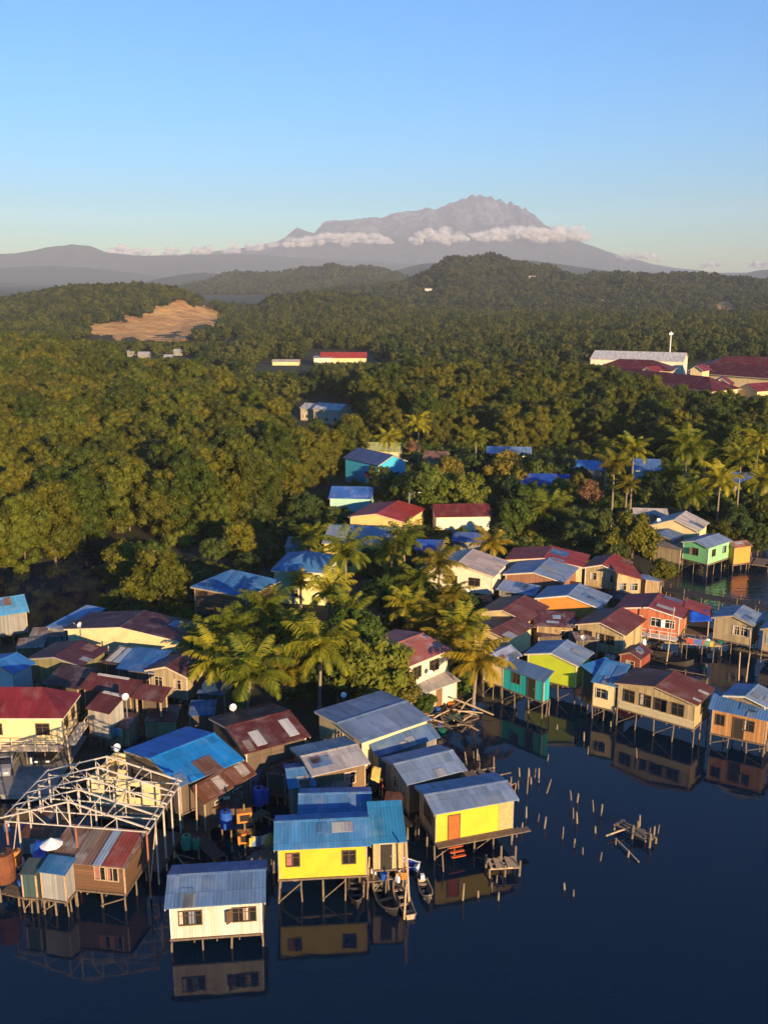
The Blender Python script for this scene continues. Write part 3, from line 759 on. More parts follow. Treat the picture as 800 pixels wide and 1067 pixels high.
# school
SCH = rf((0.11, 0.016, 0.02), .0, .05)
for lb, a_ in [('long dark red hip roofed school block in front', ((600, 392), (742, 408), 14, 3.4, 9.0)),
               ('dark red roofed school block behind the long one', ((618, 384), (700, 387), 16, 3.2, 9.0)),
               ('school block with dark red hip roof at the right edge', ((716, 388), (850, 398), 16, 3.4, 9.0)),
               ('far dark red school roof stretching out of frame', ((735, 381), (860, 384), 16, 3.2, 9.0))]:
    house(lb, 'hip', a_[0], a_[1], a_[2], a_[3], a_[4], .4, SCH, W_CREAM, stilts='', win={'f': 10}, name='school_block', cat='school', trim=TRIM, ov=.8)
for lb, a_ in [('cream school porch with red gable and pale verge', ((738, 401), (763, 402), 10, 2.2, 9.4)), ('second cream school porch with red gable', ((766, 405), (789, 408), 9, 2.0, 8.0)),
               ('small red gable on the middle school roof', ((666, 387), (680, 388), 8, 1.6, 11.0)), ('small red gable on the right school roof', ((716, 386), (733, 387), 8, 1.8, 11.5))]:
    house(lb, 'gf', a_[0], a_[1], a_[2], a_[3], a_[4], .4, rf((0.2, 0.025, 0.03), 0, .05), W_CREAM, stilts='', name='school_porch', cat='school porch', trim=TRIMW, ov=.8)

# ------------------------------------------------------------------ ground and water
def W2(pts, z=0.0): return [(P(x, y, z).x, P(x, y, z).y) for x, y in pts]


SHORE = W2([(-300, 601), (0, 592), (60, 584), (92, 566), (112, 575), (113, 600), (106, 636), (60, 652), (-60, 664), (-300, 690), (-300, 815), (0, 818),
            (50, 838), (110, 833), (175, 850), (205, 842), (262, 836), (290, 808), (340, 785), (390, 765), (440, 752), (475, 742), (487, 720), (505, 690),
            (540, 668), (590, 640), (640, 612), (690, 604), (702, 590), (760, 584), (800, 572), (1100, 560)]) + [(9000, 300), (14000, 17000), (-14000, 17000), (-9000, 250)]


def inside(px, py, poly):
    px = np.asarray(px, float); py = np.asarray(py, float)
    r = np.zeros(px.shape, bool)
    n = len(poly)
    for i in range(n):
        x1, y1 = poly[i]; x2, y2 = poly[(i + 1) % n]
        if y1 == y2: continue
        c = ((y1 > py) != (y2 > py)) & (px < (x2 - x1) * (py - y1) / (y2 - y1) + x1)
        r ^= c
    return r


def sdist(px, py, poly):
    d = np.full(np.shape(px), 1e9)
    for i in range(len(poly)):
        a = np.array(poly[i]); b = np.array(poly[(i + 1) % len(poly)])
        ab = b - a
        t = np.clip(((px - a[0]) * ab[0] + (py - a[1]) * ab[1]) / (ab @ ab), 0, 1)
        d = np.minimum(d, np.hypot(px - a[0] - t * ab[0], py - a[1] - t * ab[1]))
    return np.where(inside(px, py, poly), d, -d)


def gz(x, y):
    x = np.asarray(x, float); y = np.asarray(y, float)
    s = sdist(x, y, SHORE)
    return np.clip(s * 0.16, -1.6, 0.45) + np.where(s > 0, 0.25 * (fbm(x * .12, y * .12, 3, 3) - .4), 0.35 * (fbm(x * .2, y * .2, 3, 5) - .45))


xs = np.concatenate([-np.geomspace(12500, 170, 26), np.arange(-165, 166, 2.5), np.geomspace(170, 12500, 26)])
ys = np.concatenate([np.array([-100, -60, -20, 8]), np.arange(22, 300, 2.5), np.geomspace(302, 17500, 40)])
GX, GY = np.meshgrid(xs, ys)
GZ = gz(GX, GY)
nx, ny = len(xs), len(ys)
I = np.arange(nx * ny).reshape(ny, nx)
F = np.stack([I[:-1, :-1], I[:-1, 1:], I[1:, 1:], I[1:, :-1]], -1).reshape(-1, 4)
m, nt = new_mat('mud_and_soil')
geo = nt.nodes.new('ShaderNodeNewGeometry')
n1 = noise(nt, geo.outputs['Position'], 0.25, 6, 0.65); n2 = noise(nt, geo.outputs['Position'], 1.6, 5, 0.65)
c = mixc(nt, ramp(nt, n1, .35, .7), (0.045, 0.036, 0.028, 1), (0.032, 0.042, 0.018, 1))
c = mixc(nt, ramp(nt, n2, .6, .75), c, (0.10, 0.078, 0.055, 1))
c = mixc(nt, ramp(nt, nd(nt, 'ShaderNodeSeparateXYZ', {0: geo.outputs['Position']}).outputs[1], 180, 420), c, mixc(nt, n1, (0.018, 0.028, 0.008, 1), (0.05, 0.05, 0.018, 1)))
out(nt, pbsdf(nt, c, 0.85, n2, .6, .15, .2))
g = link('ground', np_mesh('ground', np.stack([GX, GY, GZ], -1).reshape(-1, 3), F, m, True)); tag(g, kind='structure')

m, nt = new_mat('sea_water')
geo = nt.nodes.new('ShaderNodeNewGeometry')
sc = scalev(nt, geo.outputs['Position'], 0.8, 1.4, 1)
n1 = noise(nt, sc, 1.1, 3, .5); n2 = noise(nt, sc, 0.16, 3, .5)
patch = ramp(nt, noise(nt, geo.outputs['Position'], 0.03, 2, .5), .35, .65)
hgt = mth(nt, 'ADD', mth(nt, 'MULTIPLY', n1, mth(nt, 'ADD', .25, mth(nt, 'MULTIPLY', patch, .5))), mth(nt, 'MULTIPLY', n2, .8))
wsp = nd(nt, 'ShaderNodeSeparateXYZ', {0: geo.outputs['Position']})
wind = mth(nt, 'MULTIPLY', ramp(nt, wsp.outputs[1], 88.0, 120.0), ramp(nt, wsp.outputs[0], 24.0, 40.0))
hgt = mth(nt, 'MULTIPLY', hgt, mth(nt, 'ADD', 1.0, mth(nt, 'MULTIPLY', wind, 9.0)))
bp = nd(nt, 'ShaderNodeBump', {'Height': hgt, 'Strength': .3, 'Distance': .042}).outputs[0]
wb = nd(nt, 'ShaderNodeBsdfPrincipled', {'Base Color': (0.0006, 0.009, 0.026, 1), 'Roughness': .05, 'IOR': 1.33, 'Normal': bp}).outputs[0]
out(nt, wb)
wm = MB().add([(-1300, -100, 0), (1300, -100, 0), (1300, 420, 0), (-1300, 420, 0)], [(0, 1, 2, 3)])
tag(wm.build('water', m), kind='structure')

# ------------------------------------------------------------------ hills
def prof(pts, Y, xw, drop=0.0):                    # ridge line surveyed as (bearing px, elevation px) at distance Y -> height at world x
    q = [PD(x, y, Y) for x, y in pts]
    return np.interp(xw, [v.x for v in q], [v.z - drop for v in q])


RIDGES = [  # distance, half depth in front, behind, crown allowance, silhouette
    (1000, 450, 400, 9, [(-300, 330), (-60, 322), (0, 312), (40, 304), (80, 300), (120, 299), (150, 301), (185, 306), (215, 313), (250, 322), (300, 335), (360, 345), (1100, 345)]),
    (1050, 330, 300, 8, [(-300, 345), (195, 350), (225, 341), (250, 326), (285, 313), (330, 308), (380, 308), (420, 316), (460, 328), (520, 338), (1100, 342)]),
    (1900, 900, 500, 9, [(-300, 325), (200, 320), (270, 312), (330, 302), (380, 297), (430, 291), (470, 283), (505, 277), (530, 276), (560, 280), (600, 285), (640, 286), (700, 292), (760, 293), (800, 290), (900, 296), (1100, 300)]),
    (1350, 500, 350, 8, [(-300, 345), (500, 345), (560, 333), (620, 326), (680, 328), (720, 322), (760, 318), (820, 322), (900, 330), (1100, 335)]),
    (2900, 700, 600, 9, [(-300, 318), (-50, 308), (0, 306), (60, 312), (150, 308), (200, 297), (230, 292), (275, 288), (310, 284), (345, 282), (380, 283), (415, 287), (460, 292), (560, 295), (1100, 300)]),
]


def hz(x, y):
    x = np.asarray(x, float); y = np.asarray(y, float)
    z = np.full(x.shape, -3.0)
    for Y, fr, bk, drop, pts in RIDGES:
        p = prof(pts, Y, x * Y / np.maximum(y, 1.0), drop)
        dy = y - Y
        t = np.where(dy < 0, -dy / fr, dy / bk)
        w = np.clip(1 - t, 0, 1)
        if Y != 1000: w = w * w * (3 - 2 * w)
        z = np.maximum(z, p * w - 3 * (1 - w))
    n = fbm(x / 210, y / 210, 4, 21) - .47
    n2 = fbm(x / 60, y / 60, 3, 11, True) - .5
    n3 = fbm(x / 170 + 5, y / 620, 4, 91, True) - .55
    return z + np.clip(z / 25, 0, 1) * (n3 * 55 * np.clip((y - 1000) / 500, 0, 1) + n * 46 + n2 * 9 * np.clip(y / 1200, .4, 1.5)) * .9 + 0.0


QUARRY = [(78, 347), (110, 338), (140, 330), (158, 325), (170, 322), (183, 316), (196, 317), (206, 321), (222, 322), (238, 330), (236, 336), (215, 337), (202, 341), (197, 350), (184, 356), (160, 356), (140, 352), (118, 351), (98, 350)]
SCARS = [[(742, 318), (758, 312), (770, 330), (775, 343), (758, 338)], [(536, 342), (552, 338), (575, 352), (560, 356)], [(270, 374), (300, 371), (325, 380), (290, 388), (262, 386)]]

bx = np.arange(-260, 1062, 2.6); by = np.geomspace(565, 3500, 210)
BX, BY = np.meshgrid(bx, by)
HXw = (BX - CX) / FOC * BY / _c * 1.0
HZ = hz(HXw, BY)


def projn(x, y, z):
    f = y * _c - (z - CAM_H) * _s
    u = y * _s + (z - CAM_H) * _c
    return CX + FOC * x / f, CY - FOC * u / f


PXg, PYg = projn(HXw, BY, HZ)


def in_quarry(a, b): return sdist(a, b, QUARRY) + (fbm(np.asarray(a) / 11, np.asarray(b) / 5, 4, 55) - .42) * 13 > 0


soil = in_quarry(PXg, PYg) & (BY < 1500)
dq = sdist(PXg, PYg, QUARRY)
for sc_ in SCARS: soil |= inside(PXg, PYg, sc_)
HZ = HZ - np.clip(dq, 0, 14) * .35 * (BY < 1500) + np.where(soil, 2.2 * (fbm(HXw / 22, BY / 22, 4, 31, True) - .5), 0)
n1_, n2_ = BX.shape
I = np.arange(n1_ * n2_).reshape(n1_, n2_)
F = np.stack([I[:-1, :-1], I[:-1, 1:], I[1:, 1:], I[1:, :-1]], -1).reshape(-1, 4)
fm = soil[:-1, :-1].reshape(-1).astype(int)
m1, nt = new_mat('hill_undergrowth')
geo = nt.nodes.new('ShaderNodeNewGeometry')
n1 = noise(nt, geo.outputs['Position'], .06, 6, .7)
out(nt, pbsdf(nt, mixc(nt, ramp(nt, n1, .3, .7), (0.03, 0.038, 0.012, 1), (0.055, 0.05, 0.02, 1)), .9, n1, .8, 3.0, .1))
m2, nt = new_mat('bare_clay')
geo = nt.nodes.new('ShaderNodeNewGeometry')
n1 = noise(nt, geo.outputs['Position'], .035, 7, .72); n2 = noise(nt, scalev(nt, geo.outputs['Position'], .3, .3, 1.2), .25, 5, .7)
c = mixc(nt, ramp(nt, n1, .38, .68), (0.62, 0.37, 0.14, 1), (0.42, 0.20, 0.075, 1))
c = mixc(nt, ramp(nt, n2, .55, .75), c, (0.20, 0.10, 0.05, 1))
out(nt, pbsdf(nt, c, .9, mth(nt, 'ADD', n1, n2), .9, 6.0, .1))
o = link('hill_terrain', np_mesh('hill_terrain', np.stack([HXw, BY, HZ], -1).reshape(-1, 3), F, [m1, m2], True, fm)); tag(o, kind='structure')


# far blue ridges and the mountain
def ridge_mesh(name, Y, pts, front, back, nA, seed, mat, step=3.0, rows=60, x0=-300, x1=1100, power=1.2, jag=False):
    bx = np.arange(x0, x1, step)
    t = np.concatenate([-np.linspace(1, 0, rows) ** 1.0, np.linspace(0, 1, rows // 3)[1:]])
    yy = np.where(t < 0, Y + t * front, Y + t * back)
    BX, T = np.meshgrid(bx, t)
    _, YY = np.meshgrid(bx, yy)
    q = [PD(x, y, Y) for x, y in pts]
    xw = (BX - CX) / FOC * Y / _c
    pr = np.interp(xw, [v.x for v in q], [v.z for v in q])
    w = (1 - np.abs(T)) ** power
    ed = np.clip(np.abs(T) * 6, 0, 1)
    if jag: pr = pr + np.clip((pr - 620) / 400, 0, 1) * ((fbm(xw / 130, xw * 0 + 3.3, 4, seed + 9, True) - .62) * 85)
    rid = fbm(xw / nA, YY / (nA * (1.35 if jag else 1)), 6, seed, True) - .55
    z = pr * w + pr * rid * (0.55 if jag else 0.85) * ed * (1 - np.abs(T)) + (fbm(xw / (nA * .16), YY / (nA * .16), 3, seed + 3) - .45) * nA * .035 * (1 - np.abs(T))
    z = np.minimum(z, pr * (1.0 - .3 * np.abs(T)))
    n1_, n2_ = BX.shape
    I = np.arange(n1_ * n2_).reshape(n1_, n2_)
    F = np.stack([I[:-1, :-1], I[:-1, 1:], I[1:, 1:], I[1:, :-1]], -1).reshape(-1, 4)
    o = link(name, np_mesh(name, np.stack([xw, YY, z - 4], -1).reshape(-1, 3), F, mat, True))
    return tag(o, kind='structure')


mf, nt = new_mat('hazed_far_forest')
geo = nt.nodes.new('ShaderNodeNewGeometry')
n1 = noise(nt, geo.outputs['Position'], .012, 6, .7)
out(nt, pbsdf(nt, mixc(nt, ramp(nt, n1, .3, .7), (0.018, 0.036, 0.026, 1), (0.045, 0.062, 0.05, 1)), .95, n1, 1.0, 25.0, .05))  # haze blue is mixed into this forest base colour
mm, nt = new_mat('hazed_rock_and_forest')
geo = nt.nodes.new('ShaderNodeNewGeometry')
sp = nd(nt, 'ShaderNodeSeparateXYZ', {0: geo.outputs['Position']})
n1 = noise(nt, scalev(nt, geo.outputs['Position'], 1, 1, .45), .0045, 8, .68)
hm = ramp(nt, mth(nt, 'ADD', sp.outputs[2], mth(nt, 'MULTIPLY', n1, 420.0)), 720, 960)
rock = mixc(nt, ramp(nt, n1, .44, .58), (0.055, 0.08, 0.13, 1), (0.20, 0.225, 0.27, 1))  # rock blued beyond its own grey, haze painted into the colour
low = mixc(nt, ramp(nt, n1, .35, .65), (0.02, 0.04, 0.034, 1), (0.06, 0.085, 0.08, 1))  # lower forest tone carries painted haze blue too
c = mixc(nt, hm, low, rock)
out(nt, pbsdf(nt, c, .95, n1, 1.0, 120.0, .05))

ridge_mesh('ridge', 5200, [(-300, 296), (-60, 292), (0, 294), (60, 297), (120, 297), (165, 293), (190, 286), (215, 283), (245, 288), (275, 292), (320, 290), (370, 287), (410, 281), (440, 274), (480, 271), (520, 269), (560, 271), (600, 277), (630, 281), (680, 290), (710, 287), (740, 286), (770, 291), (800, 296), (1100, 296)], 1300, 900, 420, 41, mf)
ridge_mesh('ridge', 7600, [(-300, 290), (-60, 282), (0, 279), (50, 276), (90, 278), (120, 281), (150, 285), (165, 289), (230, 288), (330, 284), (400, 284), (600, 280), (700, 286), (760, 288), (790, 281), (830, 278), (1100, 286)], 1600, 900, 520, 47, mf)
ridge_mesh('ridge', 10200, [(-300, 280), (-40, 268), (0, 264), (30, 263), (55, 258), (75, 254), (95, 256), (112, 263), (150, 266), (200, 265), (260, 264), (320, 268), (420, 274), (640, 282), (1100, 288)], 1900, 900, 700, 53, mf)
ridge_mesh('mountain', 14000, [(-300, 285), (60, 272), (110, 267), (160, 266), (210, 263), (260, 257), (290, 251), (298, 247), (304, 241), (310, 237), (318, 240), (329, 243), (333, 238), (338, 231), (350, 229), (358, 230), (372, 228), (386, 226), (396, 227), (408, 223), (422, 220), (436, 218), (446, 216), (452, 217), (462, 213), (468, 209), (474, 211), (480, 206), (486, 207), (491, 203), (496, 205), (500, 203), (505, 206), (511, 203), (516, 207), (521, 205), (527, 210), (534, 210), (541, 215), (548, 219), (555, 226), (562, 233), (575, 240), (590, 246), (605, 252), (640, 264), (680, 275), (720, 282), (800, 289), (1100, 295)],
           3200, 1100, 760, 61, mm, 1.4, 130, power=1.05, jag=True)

# ------------------------------------------------------------------ sky, sun, haze, clouds
SUN_EL, SUN_AZ = R(11.5), R(27.0)
tosun = Vector((math.sin(SUN_AZ) * math.cos(SUN_EL), -math.cos(SUN_AZ) * math.cos(SUN_EL), math.sin(SUN_EL)))
w = bpy.data.worlds.new('World'); S.world = w; w.use_nodes = True
nt = w.node_tree
bg = nt.nodes['Background']
sky = nt.nodes.new('ShaderNodeTexSky'); sky.sky_type = 'NISHITA'; sky.sun_disc = False
sky.sun_elevation = SUN_EL; sky.sun_rotation = math.atan2(tosun.x, tosun.y)
sky.altitude = 0; sky.air_density = 1.0; sky.dust_density = 0.45; sky.ozone_density = 4.0
hs0 = nd(nt, 'ShaderNodeHueSaturation', {'Saturation': 2.3, 'Value': 1.0, 'Color': sky.outputs[0]})
hs = nd(nt, 'ShaderNodeVectorMath', {0: hs0.outputs[0], 1: (0.98, 0.92, 1.01)}, operation='MULTIPLY')
nt.links.new(hs.outputs[0], bg.inputs[0]); bg.inputs[1].default_value = 0.125
sl = bpy.data.lights.new('sun', 'SUN'); sl.energy = 5.0; sl.angle = R(0.6); sl.color = (1.0, 0.70, 0.38)
so = bpy.data.objects.new('sun', sl); COL.objects.link(so)
so.rotation_euler = tosun.to_track_quat('Z', 'Y').to_euler(); so.location = (80, -60, 120)

HAZE_TOP = 1420.0
hm_, nt = new_mat('haze_air')
pv_ = nd(nt, 'ShaderNodeVolumePrincipled', {'Color': (0.70, 0.80, 1.0, 1), 'Density': 0.000075, 'Anisotropy': -0.14})
out(nt, None, pv_.outputs[0])
hb = MB().box(-13500, 13500, -130, 18500, -40, HAZE_TOP).build('haze', hm_); tag(hb, kind='stuff')

cm_, nt = new_mat('cloud_vapour')
geo = nt.nodes.new('ShaderNodeNewGeometry')
nz = noise(nt, geo.outputs['Position'], .006, 6, .65)
cd = nd(nt, 'ShaderNodeBsdfDiffuse', {'Color': (0.93, 0.90, 0.88, 1)}).outputs[0]
ct = nd(nt, 'ShaderNodeBsdfTranslucent', {'Color': (0.93, 0.90, 0.88, 1)}).outputs[0]
cmx = nd(nt, 'ShaderNodeMixShader', {0: .35, 1: cd, 2: ct}).outputs[0]
tr = nt.nodes.new('ShaderNodeBsdfTransparent').outputs[0]
out(nt, nd(nt, 'ShaderNodeMixShader', {0: mth(nt, 'MULTIPLY', ramp(nt, nz, .32, .72), .5), 1: tr, 2: cmx}).outputs[0])


def cloud(label, pts, Y, seed, flat=.55):
    rr = random.Random(seed)
    bm = bmesh.new()
    for x, y, r in pts:
        for k in range(26):
            c = PD(x + rr.uniform(-r, r) * 1.1, y + rr.uniform(-r, r) * .45, Y + rr.uniform(-90, 90))
            rad = r * rr.choice((.16, .22, .3, .42, .55)) * Y / FOC
            mt = Matrix.Translation(c) @ Matrix.Diagonal((rad * rr.uniform(1, 1.5), rad, rad * flat * rr.uniform(.8, 1.2), 1))
            bmesh.ops.create_icosphere(bm, subdivisions=3, radius=1, matrix=mt)
    me = bpy.data.meshes.new('cloud'); bm.to_mesh(me); bm.free()
    me.materials.append(cm_)
    o = link('cloud', me)
    tx = bpy.data.textures.new('cloud_puffs', 'CLOUDS'); tx.noise_scale = 90; tx.noise_depth = 5
    d = o.modifiers.new('puffs', 'DISPLACE'); d.texture = tx; d.texture_coords = 'GLOBAL'; d.strength = 60; d.mid_level = .5
    tag(o, label, 'cloud')
    return o


cloud('long thin white cloud below the flat left shoulder of the mountain', [(312, 252, 9), (325, 250, 9), (340, 248, 10), (355, 248, 10), (370, 248, 9), (385, 248, 8), (398, 250, 6), (405, 252, 4), (300, 255, 5)], 12300, 1)
cloud('broad puffy white cloud bank below the mountain summit', [(434, 250, 6), (445, 245, 10), (455, 244, 12), (468, 250, 8), (482, 247, 7), (500, 246, 8), (515, 246, 11), (530, 242, 12), (545, 244, 11), (558, 246, 10), (572, 245, 12), (588, 243, 12), (602, 246, 8), (610, 248, 5)], 12000, 2, .75)
cloud('small white cloud low on the right slope of the mountain', [(650, 268, 6), (662, 266, 6), (675, 268, 7), (688, 271, 4)], 12300, 3)
cloud('pale cloud band over the far left ridges', [(105, 264, 7), (125, 262, 9), (150, 263, 9), (180, 262, 8), (210, 261, 8), (240, 259, 8), (265, 257, 7), (285, 255, 5)], 13000, 4, .7)
cloud('faint little cloud at the far right of the horizon', [(735, 276, 5), (750, 275, 4), (785, 276, 6), (800, 276, 5)], 12600, 5)

# ------------------------------------------------------------------ foliage
L_MANG = leaf_mat('mangrove_leaves', (0.050, 0.060, 0.004), (0.128, 0.120, 0.008), .25, .14)
L_MANG2 = leaf_mat('green_mangrove_leaves', (0.040, 0.062, 0.005), (0.105, 0.118, 0.010), .25, .14)
L_BROAD = leaf_mat('broad_leaves', (0.05, 0.085, 0.008), (0.14, 0.155, 0.015), .3, .5)
L_DARK = leaf_mat('dark_leaves', (0.022, 0.045, 0.010), (0.06, 0.08, 0.014), .2, .4)
L_YEL = leaf_mat('yellowing_leaves', (0.11, 0.10, 0.014), (0.2, 0.16, 0.02), .3, .4)
L_RED = leaf_mat('reddish_twigs', (0.15, 0.07, 0.035), (0.24, 0.13, 0.06), .3, .4)
L_PALM = leaf_mat('palm_fronds', (0.105, 0.135, 0.010), (0.34, 0.30, 0.018), .3, .5)
L_PALMY = leaf_mat('yellow_palm_fronds', (0.16, 0.14, 0.012), (0.36, 0.26, 0.02), .35, .5)
L_HILL = leaf_mat('hill_leaves', (0.014, 0.026, 0.007), (0.058, 0.062, 0.014), .2, .02)


def crown_mesh(name, mat, seed, rad, zc, ncl, cr, nleaf, leaf, low=-.6, core=.68):
    g = np.random.default_rng(seed)
    V, F = [], []
    base = 0
    ico = bmesh.new(); bmesh.ops.create_icosphere(ico, subdivisions=1, radius=1)
    iv = np.array([v.co[:] for v in ico.verts]); ifc = np.array([[l.index for l in f.verts] for f in ico.faces]); ico.free()
    rad = np.array(rad)
    cen = []
    # centres spread over an uneven crown
    tries = 0
    while len(cen) < ncl and tries < 5000:
        tries += 1
        d = g.normal(size=3); d /= np.linalg.norm(d)
        if d[2] < low: continue
        k = g.uniform(.55, 1.0) if len(cen) > ncl * .2 else g.uniform(.1, .5)
        lump = 1 + .28 * math.sin(3 * math.atan2(d[1], d[0]) + seed) * (1 - abs(d[2]))
        p = d * rad * k * lump
        if all(np.linalg.norm(p - q) > cr * .55 for q in cen): cen.append(p)
    LV, TV, TF = [], [], []
    tb = 0
    for p in cen:
        r = cr * g.uniform(.65, 1.3)
        outw = p / (np.linalg.norm(p) + 1e-6)
        n = max(6, int(nleaf * (r / cr) ** 2))
        d = g.normal(size=(n, 3)); d /= np.linalg.norm(d, axis=1)[:, None]
        pos = p + d * r * (g.uniform(.55, 1.08, size=(n, 1))) * np.array([1, 1, .85])
        nr = d * .8 + outw * .35 + g.normal(size=(n, 3)) * .5 + np.array([0, 0, .25])
        nr /= np.linalg.norm(nr, axis=1)[:, None]
        a = np.cross(nr, g.normal(size=(n, 3))); a /= np.linalg.norm(a, axis=1)[:, None] + 1e-9
        b = np.cross(nr, a)
        s = leaf * g.uniform(.6, 1.35, size=(n, 1))
        q = np.stack([pos + a * s, pos + b * s * .55, pos - a * s, pos - b * s * .55], 1)
        LV.append(q.reshape(-1, 3))
        if core > 0:
            TV.append(iv * r * core * g.uniform(.85, 1.1, size=(len(iv), 1)) + p); TF.append(ifc + tb); tb += len(iv)
    LV = np.concatenate(LV)
    nl = len(LV) // 4
    allV = [LV]; 
    faces = [list(map(int, (4 * i, 4 * i + 1, 4 * i + 2, 4 * i + 3))) for i in range(nl)]
    if core > 0:
        TV = np.concatenate(TV); TFc = np.concatenate(TF) + len(LV)
        allV.append(TV)
        # keep everything as quads: triangles written as loops of three
    Vv = np.concatenate(allV) + np.array([0, 0, zc])
    me = bpy.data.meshes.new(name)
    nt3 = len(TFc) if core > 0 else 0
    me.vertices.add(len(Vv)); me.vertices.foreach_set('co', Vv.astype(np.float32).ravel())
    li = np.arange(4 * nl, dtype=np.int32)
    if nt3: li = np.concatenate([li, TFc.astype(np.int32).ravel()])
    me.loops.add(len(li)); me.loops.foreach_set('vertex_index', li)
    me.polygons.add(nl + nt3)
    ls = np.concatenate([np.arange(0, 4 * nl, 4), 4 * nl + np.arange(0, 3 * nt3, 3)]).astype(np.int32)
    lt = np.concatenate([np.full(nl, 4), np.full(nt3, 3)]).astype(np.int32)
    me.polygons.foreach_set('loop_start', ls); me.polygons.foreach_set('loop_total', lt)
    me.materials.append(mat)
    me.update(calc_edges=True)
    return me


def trunk_mesh(seed, h, spread, r=.16, nlimb=5, mat=None):
    rr = random.Random(seed)
    mb = MB()
    pts = [(0, 0, -1.0), (rr.uniform(-.1, .1), rr.uniform(-.1, .1), h * .3), (rr.uniform(-.3, .3), rr.uniform(-.3, .3), h * .62), (rr.uniform(-.4, .4), rr.uniform(-.4, .4), h * .95)]
    mb.tube(pts, [r * 1.35, r, r * .7, r * .25], 7)
    for k in range(nlimb):
        a = k * 6.283 / nlimb + rr.uniform(-.4, .4)
        z0 = h * rr.uniform(.25, .6)
        e = (math.cos(a) * spread * rr.uniform(.5, .8), math.sin(a) * spread * rr.uniform(.5, .8), min(h, z0 + h * rr.uniform(.2, .35)))
        mb.tube([(0, 0, z0), (e[0] * .45, e[1] * .45, (z0 + e[2]) / 2 - .1), e], [r * .55, r * .4, r * .12], 5)
    return mb.mesh('trunk', mat or BARK)


MANG = [(crown_mesh('mangrove_crown', L_MANG2 if i in (1, 3) else L_MANG, 100 + i, (4.3 + .4 * (i % 3), 4.2 + .3 * (i % 2), 5.9 + .4 * (i % 3)), 6.3 + .3 * (i % 2), 92, 1.05, 140, .235, low=-1.0), trunk_mesh(i, 9, 3)) for i in range(5)]
SRC = bpy.data.collections.new('wood_sources')
for i, (cmesh, tmesh) in enumerate(MANG):
    SRC.objects.link(bpy.data.objects.new('mangrove_source', cmesh))
L_LOW = leaf_mat('lowland_leaves', (0.022, 0.038, 0.006), (0.085, 0.092, 0.012), .2, .06)
LSRC = bpy.data.collections.new('lowland_sources')
for i in range(4):
    LSRC.objects.link(bpy.data.objects.new('lowland_source', crown_mesh('lowland_crown', L_LOW, 400 + i, (4.2, 4.0, 5.4 + .8 * (i % 3)), 6.2, 40, 1.5, 60, .4, low=-.95)))
HSRC = bpy.data.collections.new('hill_sources')
for i in range(5):
    HSRC.objects.link(bpy.data.objects.new('hill_crown_source', crown_mesh('hill_crown', L_HILL, 300 + i, (3.6, 3.6, 3.8 + .8 * (i % 3)), 4.2, 14, 1.7, 16, .75, low=-.5, core=.85)))


def scatter(name, pts, scl, rot, idx, coll):
    me = bpy.data.meshes.new(name)
    me.vertices.add(len(pts)); me.vertices.foreach_set('co', np.asarray(pts, np.float32).ravel())
    for nme, typ, arr in (('scl', 'FLOAT', scl), ('rotz', 'FLOAT', rot), ('pick', 'INT', idx)):
        at = me.attributes.new(nme, typ, 'POINT'); at.data.foreach_set('value', np.asarray(arr, np.float32 if typ == 'FLOAT' else np.int32))
    o = link(name, me)
    ng = bpy.data.node_groups.new(name, 'GeometryNodeTree')
    ng.interface.new_socket('Geometry', in_out='INPUT', socket_type='NodeSocketGeometry')
    ng.interface.new_socket('Geometry', in_out='OUTPUT', socket_type='NodeSocketGeometry')
    gi = ng.nodes.new('NodeGroupInput'); go = ng.nodes.new('NodeGroupOutput')
    ci = ng.nodes.new('GeometryNodeCollectionInfo'); ci.inputs['Collection'].default_value = coll
    ci.inputs['Separate Children'].default_value = True; ci.inputs['Reset Children'].default_value = True
    ip = ng.nodes.new('GeometryNodeInstanceOnPoints'); ip.inputs['Pick Instance'].default_value = True
    def na(n, t):
        q = ng.nodes.new('GeometryNodeInputNamedAttribute'); q.data_type = t; q.inputs['Name'].default_value = n
        return [s for s in q.outputs if s.enabled and s.name == 'Attribute'][0]
    cx = ng.nodes.new('ShaderNodeCombineXYZ'); ng.links.new(na('rotz', 'FLOAT'), cx.inputs[2])
    eu = ng.nodes.new('FunctionNodeEulerToRotation'); ng.links.new(cx.outputs[0], eu.inputs[0])
    ng.links.new(gi.outputs[0], ip.inputs['Points']); ng.links.new(ci.outputs[0], ip.inputs['Instance'])
    ng.links.new(na('pick', 'INT'), ip.inputs['Instance Index']); ng.links.new(eu.outputs[0], ip.inputs['Rotation'])
    ng.links.new(na('scl', 'FLOAT'), ip.inputs['Scale']); ng.links.new(ip.outputs[0], go.inputs[0])
    md = o.modifiers.new('scatter', 'NODES'); md.node_group = ng
    tag(o, kind='stuff')
    return o


LIMITS = [(-400, 100, 338, 344, 520), (100, 200, 344, 366, 440), (200, 250, 366, 392, 390), (250, 300, 392, 418, 320), (300, 310, 418, 430, 300), (306, 360, 445, 445, 284), (76, 245, 355, 355, 640), (124, 204, 374, 374, 515),
          (266, 326, 386, 386, 475), (318, 402, 377, 377, 480), (392, 450, 380, 370, 420), (450, 590, 370, 378, 420), (590, 640, 376, 382, 420), (640, 700, 382, 395, 420), (700, 735, 395, 407, 420), (735, 1100, 407, 409, 420)]


